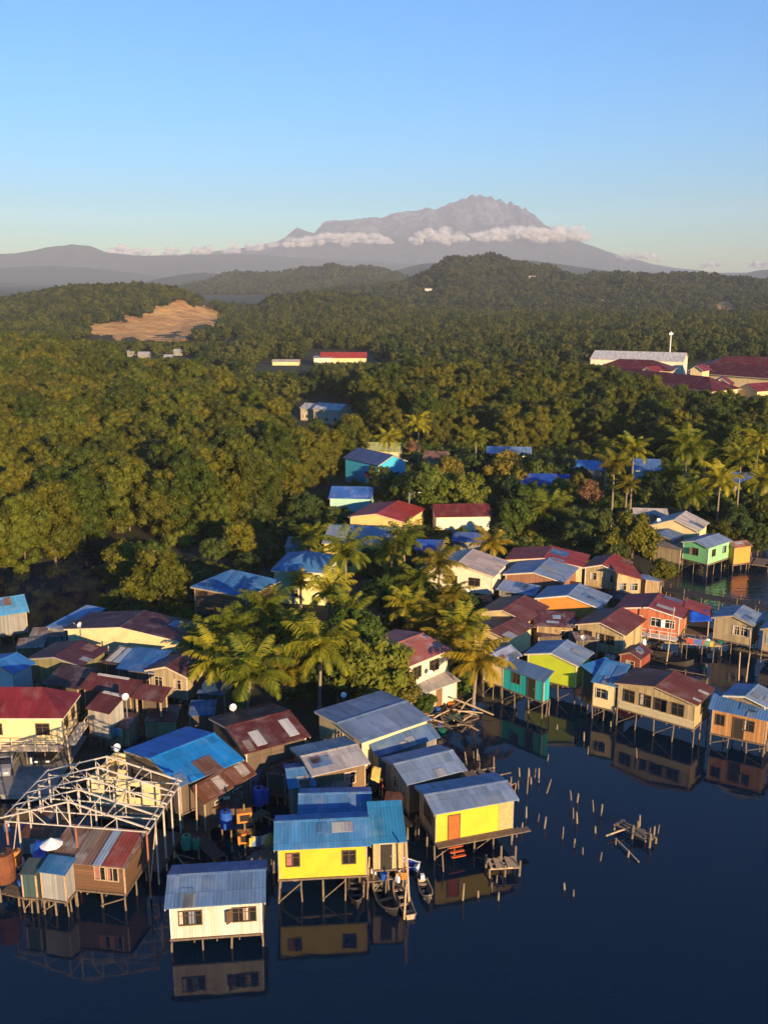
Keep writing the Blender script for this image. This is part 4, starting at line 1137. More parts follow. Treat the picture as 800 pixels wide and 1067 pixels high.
def fit(X, Y, Z, scl, h=12.4, pad=5):
    # crowns kept below the sight lines to the quarry, the school and the far houses
    s = scl.copy()
    px = CX + FOC * X / (Y * _c + (CAM_H - 8) * _s)
    for x0, x1, y0, y1, Ym in LIMITS:
        k = (px > x0 - pad) & (px < x1 + pad) & (Y < Ym)
        yl = y0 + (y1 - y0) * np.clip((px - x0) / (x1 - x0), 0, 1)
        dy = (CY - yl) / FOC
        zl = CAM_H + (-_s + dy * _c) / (_c + dy * _s) * Y
        s = np.where(k, np.minimum(s, (zl - Z) / h), s)
    return s


def spread(poly, dist, seed, jit=.38):
    xs_ = [p[0] for p in poly]; ys_ = [p[1] for p in poly]
    g = np.random.default_rng(seed)
    X, Y = np.meshgrid(np.arange(min(xs_), max(xs_), dist), np.arange(min(ys_), max(ys_), dist * .87))
    X[1::2] += dist / 2
    X = X + g.uniform(-jit, jit, X.shape) * dist; Y = Y + g.uniform(-jit, jit, X.shape) * dist
    X, Y = X.ravel(), Y.ravel()
    k = inside(X, Y, poly)
    return X[k], Y[k]


WOOD_L = W2([(-260, 610), (0, 599), (60, 591), (98, 574), (112, 563), (130, 562), (195, 568), (240, 570), (287, 546), (342, 506), (378, 490), (372, 478), (330, 470), (292, 452), (250, 430), (200, 410), (150, 395), (80, 384), (0, 378), (-260, 378)])
WOOD_R = W2([(385, 455), (400, 466), (470, 474), (560, 478), (610, 470), (650, 478), (700, 492), (760, 506), (830, 520), (1100, 530), (1100, 455), (830, 455), (760, 452), (700, 438), (640, 420), (560, 412), (450, 408), (390, 416), (372, 430)])
WOOD_B = W2([(-260, 380), (80, 386), (150, 397), (250, 431), (300, 445), (312, 432), (360, 432), (372, 432), (390, 420), (450, 412), (560, 414), (640, 424), (760, 455), (1150, 460), (1150, 345), (1200, 331), (-300, 331)])
CLEAR = [W2(q) for q in ([(318, 366), (392, 366), (392, 382), (318, 382)], [(276, 376), (320, 376), (316, 383), (278, 383)], [(596, 380), (870, 376), (870, 424), (600, 396)], [(308, 418), (360, 418), (362, 446), (310, 446)])]
xl, yl = spread(WOOD_L, 5.7, 1); xr, yr = spread(WOOD_R, 5.7, 2)
X = np.concatenate([xl, xr]); Y = np.concatenate([yl, yr]); side = np.concatenate([np.zeros(len(xl)), np.ones(len(xr))])
g_ = np.random.default_rng(5)
keep = g_.random(len(X)) > .06
X, Y, side = X[keep], Y[keep], side[keep]
hvar = .66 + .6 * (fbm(X / 30, Y / 30, 3, 8)) + g_.uniform(-.2, .2, len(X))
scl = hvar * np.clip(.92 + (Y - 140) / 1500, .9, 1.25)
Z = np.maximum(gz(X, Y), .1)
scl = fit(X, Y, Z, scl)
keep = scl > .4
X, Y, Z, scl, side = X[keep], Y[keep], Z[keep], scl[keep], side[keep]
px_, py_ = projn(X, Y, np.full(len(X), 8.0))
vis = (px_ > -12) & (px_ < 812)
order = np.argsort(np.where(vis, Y, 1e9))
near = order[:295]; rest = order[295:]
proto = []
for i in near:
    v = int(g_.integers(0, 5))
    o = empty('mangrove_tree', (X[i], Y[i], Z[i]), float(g_.uniform(0, 6.28)))
    s = float(scl[i]); o.scale = (s * 1.02, s * 1.02, s)
    if side[i] == 0: tag(o, 'leafy olive mangrove tree in the dense wood left of the stilt village', 'tree', 'mangrove trees of the left wood')
    else: tag(o, 'leafy green tree in the dense wood behind the village palms', 'tree', 'trees of the wood behind the palms')
    link('crown', MANG[v][0], o)
    link('trunk', MANG[v][1], o)
scatter('wood', np.stack([X[rest], Y[rest], Z[rest]], 1), scl[rest], g_.uniform(0, 6.28, len(rest)), g_.integers(0, 5, len(rest)), SRC)
# lowland wood between the mangroves and the hills
xb, yb = spread(WOOD_B, 7.6, 3)
k = np.ones(len(xb), bool)
for q in CLEAR: k &= ~inside(xb, yb, q)
xb, yb = xb[k], yb[k]
zb = np.maximum(hz(xb, yb), .3)
qa, qb = projn(xb, yb, zb); qc, qd = projn(xb, yb, zb + 8)
k = (fbm(xb / 60, yb / 60, 3, 9) > .26) & (yb < 1150) & ~in_quarry(qa, qb) & ~(in_quarry(qc, qd) & (yb > 640))
xb, yb = xb[k], yb[k]
zb = np.maximum(hz(xb, yb), .3)
sb = fit(xb, yb, zb, g_.uniform(.5, .95, len(xb)) * (.75 + .4 * fbm(xb / 45, yb / 45, 2, 4)))
xb, yb, zb, sb = xb[sb > .25], yb[sb > .25], zb[sb > .25], sb[sb > .25]
scatter('lowland_wood', np.stack([xb, yb, zb], 1), sb, g_.uniform(0, 6.28, len(xb)), g_.integers(0, 4, len(xb)), LSRC)
# hill forest
pts = []
for y0, y1, dd in ((600, 1000, 7.0), (1000, 1500, 8.0), (1500, 2100, 9.5), (2100, 3100, 13.0)):
    xw = (860 - CX + 150) / FOC * y1 * 1.03
    yy = np.arange(y0, y1, dd * .9)
    A, B = np.meshgrid(np.arange(-xw, xw, dd), yy)
    A = A + g_.uniform(-.45, .45, A.shape) * dd; B = B + g_.uniform(-.45, .45, A.shape) * dd
    A, B = A.ravel(), B.ravel()
    k = np.abs(A) < B * .64
    A, B = A[k], B[k]
    z = hz(A, B)
    pa, pb = projn(A, B, z)
    ok = (z > -2.0) & ~(in_quarry(pa, pb) & (B < 1500)) & (fbm(A / 90, B / 90, 3, 77) > .27)
    for sc_ in SCARS: ok &= ~inside(pa, pb, sc_)
    pa2, pb2 = projn(A, B, z + 7.5)
    ok &= ~(in_quarry(pa2, pb2) & (B < 1000))
    for sc_ in SCARS: ok &= ~inside(pa2, pb2 + 1, sc_)
    ok &= fit(A, B, z, np.ones(len(A)), 9.0) > .8
    for q in CLEAR: ok &= ~inside(A, B, q)
    pts.append(np.stack([A[ok], B[ok], np.maximum(z[ok], .2) - .4, np.full(ok.sum(), dd / 8.0)], 1))
pts = np.concatenate(pts)
print('hill crowns', len(pts), 'wood', len(rest), 'low', len(xb))
scatter('hill_forest', pts[:, :3], pts[:, 3] * g_.uniform(.6, 1.35, len(pts)) * (.7 + .6 * fbm(pts[:, 0] / 70, pts[:, 1] / 70, 2, 14)), g_.uniform(0, 6.28, len(pts)), g_.integers(0, 5, len(pts)), HSRC)

# village trees ----------------------------------------------------------
BROAD = {}
for key, mat, sd in (('b', L_BROAD, 1), ('d', L_DARK, 2), ('y', L_YEL, 3), ('m', L_MANG, 4), ('r', L_RED, 5)):
    BROAD[key] = [(crown_mesh('crown', mat, 500 + sd * 10 + i, (3.1, 3.0, 2.9 if key != 'm' else 3.2), 4.6, 46, .95, 110 if key != 'r' else 50, .26, low=-.75, core=.66 if key != 'r' else .3), trunk_mesh(50 + sd + i, 5.2, 2.4, .17)) for i in range(2)]


def tree_at(cx, cy, rpx, key, label, group=None, zc=None):
    # crown centre seen at (cx, cy) with radius rpx; sits on the ground below
    zc = zc or 4.6
    p = P(cx, cy, zc)
    dist = p.y * _c - (p.z - CAM_H) * _s
    s = max(.35, rpx * dist / FOC / 3.3)
    p = P(cx, cy, max(1.0, 4.6 * s))
    z0 = max(float(gz(p.x, p.y)), -.2)
    o = empty('tree', (p.x, p.y, z0), random.uniform(0, 6.28)); o.scale = (s, s, s)
    tag(o, label, 'tree', group)
    cmesh, tmesh = BROAD[key][random.randint(0, 1)]
    link('crown', cmesh, o); link('trunk', tmesh, o)
    return o


for t in [(364, 668, 32, 'b', 'bushy green tree right of the leaning palms'), (390, 698, 38, 'b', 'dense green tree just left of the pink roof'), (352, 705, 26, 'd', 'dark green tree between the palms and the bushy tree'),
          (413, 716, 27, 'y', 'yellow-green spreading tree before the cream porch'), (398, 622, 24, 'b', 'round green tree above the pink-roofed house'), (420, 607, 17, 'b', 'leafy tree directly left of the tall palm'),
          (474, 630, 24, 'd', 'dark shaded tree below the beige roofed house'), (440, 650, 20, 'd', 'low dark bush behind the pink roof'), (405, 655, 15, 'd', 'dark bush between the two round trees'),
          (165, 606, 30, 'm', 'large olive tree standing by the channel bank'), (128, 588, 21, 'm', 'rounded olive tree left of the large channel tree'), (250, 566, 20, 'm', 'olive tree alone in the dark clearing'),
          (283, 520, 19, 'm', 'low rounded tree at the front corner of the left wood'), (268, 530, 16, 'd', 'dark tree in the shade of the left wood'), (225, 575, 16, 'd', 'shaded dark tree behind the blue hip roof'),
          (440, 512, 27, 'b', 'wide green tree beside the street lamp'), (410, 510, 20, 'd', 'darker tree left of the wide green tree'), (466, 500, 21, 'y', 'brownish green tree right of the wide green tree'),
          (485, 512, 21, 'b', 'green tree in the village grove'), (500, 488, 18, 'd', 'dark tree behind the village grove'), (527, 492, 20, 'y', 'yellowish tree below the pale blue roof'),
          (537, 542, 20, 'b', 'upright green tree right of the cream bungalow'), (520, 560, 16, 'd', 'dark low tree at the corner of the cream bungalow'), (560, 490, 18, 'd', 'dark tree behind the cobalt blue hall'),
          (585, 490, 15, 'd', 'small dark tree right of the cobalt blue hall'), (545, 520, 15, 'b', 'bright tree in front of the cobalt blue hall'), (615, 515, 14, 'r', 'thin reddish brown tree in the middle of the palms'),
          (602, 508, 13, 'y', 'pale yellow tree left of the reddish tree'), (620, 545, 17, 'd', 'dark bush below the reddish tree'), (640, 530, 15, 'b', 'green tree under the two tall palms'),
          (658, 562, 25, 'm', 'large olive tree left of the inlet huts'), (640, 578, 17, 'd', 'dark tree behind the red roofed row'), (690, 594, 15, 'm', 'small mangrove bush at the inlet edge'),
          (605, 560, 18, 'd', 'shaded tree behind the boardwalk on land'), (690, 520, 15, 'd', 'dark tree left of the drooping inlet palms'), (735, 530, 17, 'd', 'dark shrub under the inlet palms'),
          (770, 545, 20, 'd', 'shaded mangrove bush by the inlet jetty'), (795, 540, 20, 'm', 'olive tree at the right edge above the inlet'), (790, 560, 15, 'd', 'dark bush on the right bank of the inlet'),
          (430, 469, 9, 'r', 'bare pinkish tree before the brown hut'), (355, 560, 15, 'd', 'dark tree beside the red ridge roof house'), (303, 560, 18, 'd', 'dark tree below the mint house'),
          (320, 530, 18, 'd', 'dark tree in the clearing left of the mint house'), (350, 540, 13, 'd', 'shaded bush between mint and yellow houses'), (260, 590, 15, 'd', 'dark bush behind the broad blue hip roof'),
          (300, 655, 22, 'd', 'dark undergrowth tree among the left palms'), (245, 715, 17, 'd', 'dark shrub at the foot of the left palms'), (320, 712, 17, 'd', 'dark shrub under the right-leaning palm'),
          (100, 748, 8, 'y', 'small potted bush under the balcony'), (442, 735, 7, 'b', 'small green plant beside the cream porch'), (430, 640, 14, 'y', 'yellow banana clump behind the pink roof'),
          (700, 500, 14, 'd', 'dark tree at the foot of the inlet palm row'), (755, 555, 14, 'm', 'olive bush behind the orange shack'), (575, 545, 16, 'd', 'dark tree behind the bright red roof'),
          (390, 585, 14, 'd', 'dark bush under the tall thin palms'), (530, 508, 14, 'd', 'dark bush at the left corner of the cobalt blue hall'), (557, 514, 14, 'd', 'dark bush before the middle of the cobalt blue hall'), (586, 512, 14, 'b', 'green bush at the right corner of the cobalt blue hall'), (520, 484, 11, 'd', 'small dark bush under the pale blue roof'), (545, 484, 11, 'b', 'small green bush right below the pale blue roof'), (605, 498, 12, 'd', 'small dark bush below the sky blue roof'), (680, 502, 12, 'd', 'dark bush below the white blue-roofed house'), (782, 514, 14, 'd', 'dark bush below the blue and maroon roofed house'), (330, 444, 9, 'd', 'dark bush in front of the pale two-wing house'), (395, 497, 12, 'd', 'dark bush before the turquoise house'),
          (480, 560, 10, 'b', 'green bush before the cream bungalow')]:
    tree_at(*t)

xu, yu = spread(W2([(150, 700), (300, 735), (400, 735), (480, 720), (500, 660), (560, 600), (650, 585), (700, 580), (800, 560), (860, 545), (830, 505), (700, 478), (560, 470), (400, 455), (375, 470), (385, 505), (300, 545), (210, 565), (112, 580), (112, 620), (106, 650)]), 2.6, 9)
ok = np.ones(len(xu), bool)
for h in H.values():
    a, b = h['dims'][0] - .2, h['dims'][1] - .2
    c_, s_ = math.cos(h.rotation_euler.z), math.sin(h.rotation_euler.z)
    dx, dy = xu - h.location.x, yu - h.location.y
    ok &= ~((np.abs(dx * c_ + dy * s_) < a) & (np.abs(-dx * s_ + dy * c_) < b))
ok &= (fbm(xu / 14, yu / 14, 3, 40) > .36)
zg = gz(xu, yu); ok &= zg > .12
xu, yu, zg = xu[ok], yu[ok], zg[ok]
USRC = bpy.data.collections.new('undergrowth_sources')
for i in range(3):
    USRC.objects.link(bpy.data.objects.new('undergrowth_source', crown_mesh('undergrowth', (L_DARK, L_BROAD, L_MANG)[i], 700 + i, (2.6, 2.4, 1.6), .9, 14, .9, 60, .2, low=-.5)))
scatter('undergrowth', np.stack([xu, yu, zg], 1), g_.uniform(.45, 1.0, len(xu)), g_.uniform(0, 6.28, len(xu)), g_.integers(0, 3, len(xu)), USRC)

# palms --------------------------------------------------------------------
def frond(mb, rr, az, el, L, mi=0, droop=1.0):
    n = 9
    pts = []
    d = Vector((math.cos(az), math.sin(az), 0)); up = Vector((0, 0, 1))
    p = Vector((0, 0, 0)); ang = el
    for i in range(n + 1):
        pts.append(p.copy())
        p = p + (d * math.cos(ang) + up * math.sin(ang)) * (L / n)
        ang -= droop * (.05 + .28 * (i / n)) * rr.uniform(.8, 1.2)
    side = Vector((-math.sin(az), math.cos(az), 0))
    for i in range(n):                               # midrib
        a, b = pts[i], pts[i + 1]
        w0, w1 = .05 * (1 - i / n) + .01, .05 * (1 - (i + 1) / n) + .01
        mb.add([a - side * w0, a + side * w0, b + side * w1, b - side * w1], [(0, 1, 2, 3)], mi)
    m = 44
    for k in range(2, m):
        s = k / m
        f = s * n; i = min(int(f), n - 1); q = pts[i].lerp(pts[i + 1], f - i)
        t = (pts[i + 1] - pts[i]).normalized()
        ln = L * .29 * math.sin(math.pi * min(1, .14 + s * .86)) ** .6 * rr.uniform(.8, 1.1)
        for sg in (-1, 1):
            dirv = (side * sg * .75 + t * .55 - up * rr.uniform(.25, .85) * droop).normalized()
            e = q + dirv * ln
            wv = t * (.052)
            mid = q.lerp(e, .5) + up * .05
            mb.add([q - wv * .6, q + wv * .6, mid + wv, e, mid - wv], [(0, 1, 2, 3, 4)], mi)


def palm_crown(seed, mat, nf=22, L=4.6):
    rr = random.Random(seed)
    mb = MB()
    for k in range(nf):
        az = k * 2.39996 + rr.uniform(-.25, .25)
        u = k / nf
        el = 1.35 - 1.75 * u + rr.uniform(-.15, .15)
        frond(mb, rr, az, el, L * rr.uniform(.82, 1.1) * (.75 + .25 * math.sin(math.pi * min(1, u + .25))), 0, 1.0 + .25 * u)
    me = bpy.data.meshes.new('palm_crown')
    me.from_pydata(mb.v, [], mb.f); me.materials.append(mat); me.update()
    return me


PCR = {'g': [palm_crown(s, L_PALM) for s in (1, 2, 3)], 'y': [palm_crown(s, L_PALMY, 18, 4.2) for s in (11, 12)]}
cn = MB()
for k in range(7):
    a = k * .9
    c = Vector((math.cos(a) * .28, math.sin(a) * .28, -.25 - .07 * (k % 3)))
    cn.tube([c + Vector((0, 0, -.15)), c + Vector((0, 0, -.08)), c + Vector((0, 0, .08)), c + Vector((0, 0, .15))], [.05, .13, .13, .05], 7)
COCO = cn.mesh('coconut_bunch', plain_mat('coconut_husk', (0.28, 0.14, 0.03), .7, .3, 3))


def palm_at(cx, cy, h, key, label, s=1.0, lean=0.0):
    h *= .85 if cy > 530 else 1.15
    p = P(cx, cy, h)
    bx_, by_ = p.x - lean, p.y
    z0 = max(float(gz(bx_, by_)), -.1)
    o = empty('coconut_palm', (bx_, by_, z0), 0); tag(o, label, 'palm tree')
    hh = h - z0
    pts = [(0, 0, -.6), (lean * .15, .05, hh * .3), (lean * .5, .1, hh * .65), (lean, 0, hh)]
    MB().tube(pts, [.24, .17, .14, .12], 8).build('trunk', PALMBARK, o)
    c = link('crown', random.choice(PCR[key]), o, (lean, 0, hh)); c.rotation_euler = (random.uniform(-.08, .08), random.uniform(-.08, .08), random.uniform(0, 6.28)); c.scale = (s, s, s)
    link('coconut_bunch', COCO, o, (lean, 0, hh))
    return o


for t in [(262, 702, 6.5, 'g', 'largest front palm right of the crimson roofed house', 1.15, .6), (335, 676, 8.5, 'g', 'tall palm with orange heart behind the rusty maroon roof', 1.1, .3), (226, 690, 6.0, 'g', 'leaning palm at the left end of the front grove', 1.05, -.8),
          (277, 634, 8.0, 'g', 'palm below the broad blue hip roof', .95), (343, 618, 8.0, 'g', 'palm beside the pale yellow house corner', .95), (360, 577, 9.5, 'g', 'big dark palm before the yellow-walled house', 1.05),
          (300, 700, 4.0, 'y', 'short yellow palm between the front palms', .8), (313, 606, 5.0, 'y', 'small yellow palm against the pale yellow house', .6), (458, 588, 9.5, 'y', 'tall sunlit palm at the corner of the beige roof', .95, .2),
          (511, 568, 6.5, 'y', 'yellow palm above the beige roof', .9), (452, 642, 5.5, 'y', 'bright yellow palm below the tall sunlit palm', .85), (482, 655, 5.5, 'g', 'green palm behind the yellow waterside palm', .9),
          (498, 690, 6.0, 'y', 'yellow waterside palm next to the teal house', 1.05, .4), (440, 655, 4.5, 'y', 'small yellow palm close above the pink roof', .7), (421, 562, 8.5, 'g', 'dark palm right of the yellow-walled house', .95),
          (322, 562, 6.0, 'g', 'dim palm left of the red ridge roof house', .95), (436, 443, 9.0, 'g', 'palm rising above the turquoise house', .95), (405, 458, 8.0, 'g', 'palm in shade left of the bare tree', .8), (496, 458, 9.0, 'g', 'palm left of the pale blue village roof', .85),
          (572, 534, 5.5, 'g', 'drooping palm behind the boardwalk on land', 1.1), (640, 484, 10.0, 'y', 'sunlit palm left of the white blue-roofed house', .95), (660, 470, 11.0, 'g', 'taller palm just behind the sunlit palm', 1.0),
          (653, 506, 7.0, 'y', 'orange hearted palm below the tall pair', .8), (716, 467, 12.0, 'g', 'tallest wide palm above the inlet', 1.25), (720, 516, 6.0, 'g', 'low drooping palm over the long grey roof', 1.0),
          (750, 502, 8.0, 'g', 'palm in the middle of the inlet row', 1.1), (772, 478, 10.0, 'g', 'upright palm left of the right edge palm', 1.0), (794, 502, 8.0, 'g', 'palm at the right edge over the inlet', 1.05), (632, 466, 9.0, 'g', 'thin palm behind the sunlit pair', .7), (700, 495, 7.0, 'g', 'shaded palm beside the white blue-roofed house', .9),
          (438, 606, 7.0, 'g', 'green palm left of the tall sunlit palm', .85), (470, 622, 6.5, 'y', 'yellow palm against the wall of the beige roofed house', .8), (468, 668, 5.0, 'y', 'golden palm right above the cream porch', .8), (424, 634, 6.0, 'g', 'dark palm above the pink roof ridge', .85), (365, 640, 7.0, 'g', 'palm between the bushy tree and yellow-walled house', .9), (210, 668, 5.5, 'g', 'shaded palm beside the dark roofed hut with cream front', .85),
          (790, 462, 11.0, 'g', 'farthest palm at the right edge of the wood', .95), (735, 480, 9.0, 'g', 'palm hidden behind the tallest wide palm', .9), (245, 655, 6.5, 'g', 'palm in shade behind the largest front palm', .9), (310, 660, 6.0, 'g', 'palm tucked behind the short yellow palm', .9), (408, 575, 6.0, 'g', 'low palm before the grey-blue village roof', .85)]:
    palm_at(*t)

# ------------------------------------------------------------------ bare truss frame
def truss_frame():
    ze = 5.6
    A, B, K = P(5, 851, ze), P(152, 862, ze), P(181, 812, ze)
    A.z = B.z = K.z = 0
    u = (B - A); Wd = u.length; u.normalize(); pv = Vector((-u.y, u.x, 0))
    D = (K - A).dot(pv)
    root = empty('roof_frame', A, math.atan2(u.y, u.x))
    tag(root, 'unfinished open roof frame of cream trusses on posts', 'roof frame')
    rise = Wd * .15
    nT = 5
    print('FRAME W%.1f D%.1f' % (Wd, D))
    for k in range(nT):
        y = D * k / (nT - 1)
        m = MB()
        top = (Wd * .47, y, ze + rise)
        m.bar((-.3, y, ze - .1), top, .1); m.bar((Wd + .35, y, ze - .12), top, .1)
        m.bar((0, y, ze - .35), (Wd, y, ze - .35), .075)
        for s in (.2, .38, .62, .8):
            x = Wd * s
            zt = ze + rise * (x / (Wd * .47) if s < .47 else (Wd - x) / (Wd * .53)) - .06
            m.bar((x, y + .02, ze - .3), (x, y + .02, zt), .05)
            xb = Wd * (s + (.1 if s < .47 else -.1))
            m.bar((x, y - .02, zt), (xb, y - .02, ze - .33), .045)
        m.bar((Wd * .47, y, ze - .3), top, .09)
        m.build('truss', STEEL if k != 0 else STEEL, root)
        for x in (0, Wd * .5, Wd):
            if k in (1, 3) and x == Wd * .5: continue
            MB().bar((x, y + .11, -.6), (x, y + .11, ze - .3), .1).build('post', STEELR if (k == 0) else STEEL, root)
    for s, z in ((.0, .06), (.25, .06 + rise * .53), (.74, .06 + rise * .5), (1.0, .05)):
        MB().bar((Wd * s, -.2, ze + z - .02), (Wd * s, D + .2, ze + z - .02), .06).build('purlin', STEEL, root)
    for s in (0, 1):
        MB().bar((Wd * s + .1, 0, ze - .5), (Wd * s + .1, D, ze - .5), .08).build('tie_beam', STEEL, root)
        MB().bar((Wd * s + .1, 0, 1.4), (Wd * s + .1, D / 4, ze - .6), .06).build('brace', PALEWOOD, root)
    m = MB().box(-.3, Wd + .2, D * .28, D + .2, .9, 1.05)
    for j in range(9): m.box(-.3 + (Wd + .3) * j / 9, -.2 + (Wd + .3) * j / 9, D * .28, D + .2, .75, .9)
    m.build('floor_deck', DARKWOOD, root)
    return root, Wd, D


FR, FW, FD = truss_frame()
MX = FR.matrix_basis.copy()
FR_l2w = lambda x, y, z: Matrix.Translation(FR.location) @ Matrix.Rotation(FR.rotation_euler.z, 4, 'Z') @ Vector((x, y, z))

# roofless sunlit walls beyond the frame
A = P(97, 838, 1.0); B = P(168, 846, 1.0)
u = (B - A); Wd = u.length; u.normalize()
rt = empty('roofless_hut', (A.x, A.y, 0), math.atan2(u.y, u.x)); tag(rt, 'roofless cream walled hut behind the bare roof trusses', 'hut')
w_ = MB()
for x0, x1, z0, z1 in ((0, 1.2, 1.0, 3.6), (1.2, 2.1, 1.0, 1.9), (2.1, 3.3, 1.0, 3.5), (3.3, 4.2, 1.0, 2.0), (4.2, Wd, 1.0, 3.4), (1.2, 2.1, 3.1, 3.6), (3.3, 4.2, 3.0, 3.4)):
    w_.box(x0 + .002, x1 - .002, 0, .08, z0, z1)
w_.box(0, .08, .09, 4.0, 1, 3.5); w_.box(Wd - .08, Wd, .09, 4.0, 1, 3.3); w_.box(.09, Wd - .09, 3.95, 4.02, 1, 3.5)
w_.build('wall', W_CREAM, rt)
MB().box(-.3, Wd + .4, -1.6, 4.2, .85, .99).build('floor_deck', WOOD, rt)
gw = MB().box(Wd * .45, Wd + .3, -1.7, -1.62, .5, 1.7); gw.build('low_wall', W_GREY, rt)
for i in range(5):
    link('stilt', stilt_mesh(.8, i % 3), rt, (Wd * i / 4, -1.4, 0))

# ------------------------------------------------------------------ boats
def boat(label, a, b, wd, mat, inner, rise=.45, seats=4, group=None, motor=False, z=0.0):
    A, B = P(*a, z + .25), P(*b, z + .25)                   # bow, stern
    d = A - B; L = d.length
    root = empty('longboat', ((A + B) / 2).to_tuple()[:2] + (z,), math.atan2(d.y, d.x)); tag(root, label, 'boat', group)
    n = 14
    secs = []
    for i in range(n + 1):
        t = i / n
        x = -L / 2 + L * t
        hw = wd / 2 * (min(1, .72 + .6 * t) if t < .5 else max(.03, 1 - ((t - .5) / .5) ** 2.2))
        zg = .32 + rise * max(0, (t - .55) / .45) ** 2 + .06 * max(0, (.2 - t) / .2)
        zb = -.12 + rise * .75 * max(0, (t - .8) / .2) ** 2
        secs.append((x, hw, zg, zb))
    V, Fc = [], []
    for x, hw, zg, zb in secs:
        V += [(x, -hw, zg), (x, -hw * .82, (zg + zb) / 2), (x, -hw * .4, zb), (x, hw * .4, zb), (x, hw * .82, (zg + zb) / 2), (x, hw, zg),
              (x, hw - min(.05, hw * .4), zg), (x, hw * .72, (zg + zb) / 2 + .03), (x, hw * .36, zb + .05), (x, -hw * .36, zb + .05), (x, -hw * .72, (zg + zb) / 2 + .03), (x, -hw + min(.05, hw * .4), zg)]
    for i in range(n):
        for k in range(12):
            Fc.append((i * 12 + k, i * 12 + (k + 1) % 12, (i + 1) * 12 + (k + 1) % 12, (i + 1) * 12 + k))
    Fc.append(tuple(range(11, -1, -1))); Fc.append(tuple(n * 12 + k for k in range(12)))
    MB().add(V, Fc).build('hull', mat, root)
    gm = MB()
    for sg in (-1, 1):
        gm.tube([(x, sg * hw, zg + .02) for x, hw, zg, zb in secs], .035, 5)
    gm.build('gunwale', inner, root)
    MB().box(-L / 2 + .02, -L / 2 + .09, -secs[0][1] * .8, secs[0][1] * .8, -.05, .36).build('transom', inner, root)
    for k in range(seats):
        t = .16 + .62 * k / max(1, seats - 1)
        x = -L / 2 + L * t
        hw = np.interp(t, [i / n for i in range(n + 1)], [s[1] for s in secs]) * .9
        MB().box(x - .11, x + .11, -hw, hw, .17, .21).build('seat', inner, root)
    if motor:
        m_ = empty('x', (0, 0, 0)); bpy.data.objects.remove(m_)
        MB().box(-L / 2 - .18, -L / 2 + .12, -.13, .13, .35, .68).bar((-L / 2 - .06, 0, .4), (-L / 2 - .1, 0, -.4), .09).build('outboard_motor', WHITE, root)
    return root


HULLD = plain_mat('dark_tarred_hull', (0.05, 0.043, 0.04), .6, .4, 2); HULLG = plain_mat('weathered_grey_hull', (0.15, 0.13, 0.11), .7, .4, 2)
HULLO = plain_mat('orange_hull', (0.45, 0.14, 0.04), .6, .35, 2)
boat('narrow dark longboat nearest the bright yellow house', (372, 946), (369, 914), 1.05, HULLD, HULLG)
boat('largest dark longboat, middle one of the moored row', (413, 954), (394, 921), 1.5, HULLD, HULLG, seats=3)
boat('weathered longboat with orange end at the mooring poles', (411, 919), (428, 955), 1.0, HULLG, PALEWOOD)
boat('grey skiff with white outboard motor by the tall poles', (447, 940), (440, 917), .9, HULLG, PALEWOOD, motor=True, seats=2)
boat('blue boat tied below the small cream annex', (415, 898), (436, 903), 1.0, BLUEP, WHITE, seats=2)
boat('orange brown boat under the broken jetty behind the yellow house', (537, 822), (519, 828), 1.1, HULLO, PALEWOOD, seats=3)
boat('long grey boat moored under the grey-brown plank house', (757, 673), (802, 682), 1.2, HULLG, WOOD, seats=5)
boat('dark long boat in the shadow below the salmon house', (722, 694), (664, 680), 1.8, HULLD, HULLD, rise=.7, seats=5)
boat('second dark boat lying beside the dull red hut', (700, 684), (657, 668), 1.4, HULLD, WOOD, seats=4)
boat('capsized looking brown boat in the creek behind the yellow house', (398, 839), (383, 833), 1.1, plain_mat('brown_hull', (0.25, 0.13, 0.06), .7, .3, 2), WOOD, seats=2)

# ------------------------------------------------------------------ stakes in the water
ST = [(541, 809, 1.0), (549, 827, 2.9), (551, 809, .9), (557, 810, 1.0), (561, 815, 1.6), (540, 822, 1.0), (553, 817, .8), (595, 834, 1.1), (601, 836, 1.0), (597, 853, 1.2), (601, 858, 1.3),
      (618, 846, 1.3), (626, 850, 1.4), (560, 856, .8), (567, 863, 1.2), (586, 874, 1.3), (598, 883, .9), (607, 890, .7), (620, 868, .7), (625, 897, .9), (588, 927, .7), (597, 934, .6), (548, 852, 1.2),
      (647, 861, .7), (654, 893, .7), (641, 880, .7), (666, 861, 1.3), (676, 870, .8), (681, 870, .9), (685, 868, 1.0), (672, 877, .7), (663, 874, .7),
      (486, 797, 1.6), (494, 795, 1.5), (497, 792, 1.3), (500, 799, 1.6), (543, 868, 1.1), (538, 872, 1.0), (533, 876, 1.1), (462, 908, 2.0), (482, 938, 1.8), (512, 930, 1.0), (519, 938, .8), (525, 912, .7),
      (507, 899, .8), (517, 920, .7), (498, 935, .5), (612, 786, .9), (608, 772, 1.1), (570, 793, .8), (636, 757, .7), (663, 790, 1.3), (580, 760, .6)]
sm = [MB().tube([(0, 0, -1.2), (0, 0, .5), (0, 0, 1.0)], [.085, .078, .065], 7).mesh('stake', plain_mat('pale_stake_wood', (0.27, 0.21, 0.14), .85, .45, 4)), MB().tube([(0, 0, -1.2), (.03, 0, .5), (.05, .02, 1.0)], [.065, .06, .05], 7).mesh('stake', STILT)]
for i, (x, y, h) in enumerate(ST):
    o = link('mooring_stake', sm[i % 2], None, P(x, y)); o.scale = (.85, .85, max(h * .8, .5)); o.rotation_euler = (random.uniform(-.09, .09), random.uniform(-.14, .14), random.uniform(0, 6))
    tag(o, 'bare weathered wooden stake standing in the dark open water', 'stake', 'wooden stakes in the water')
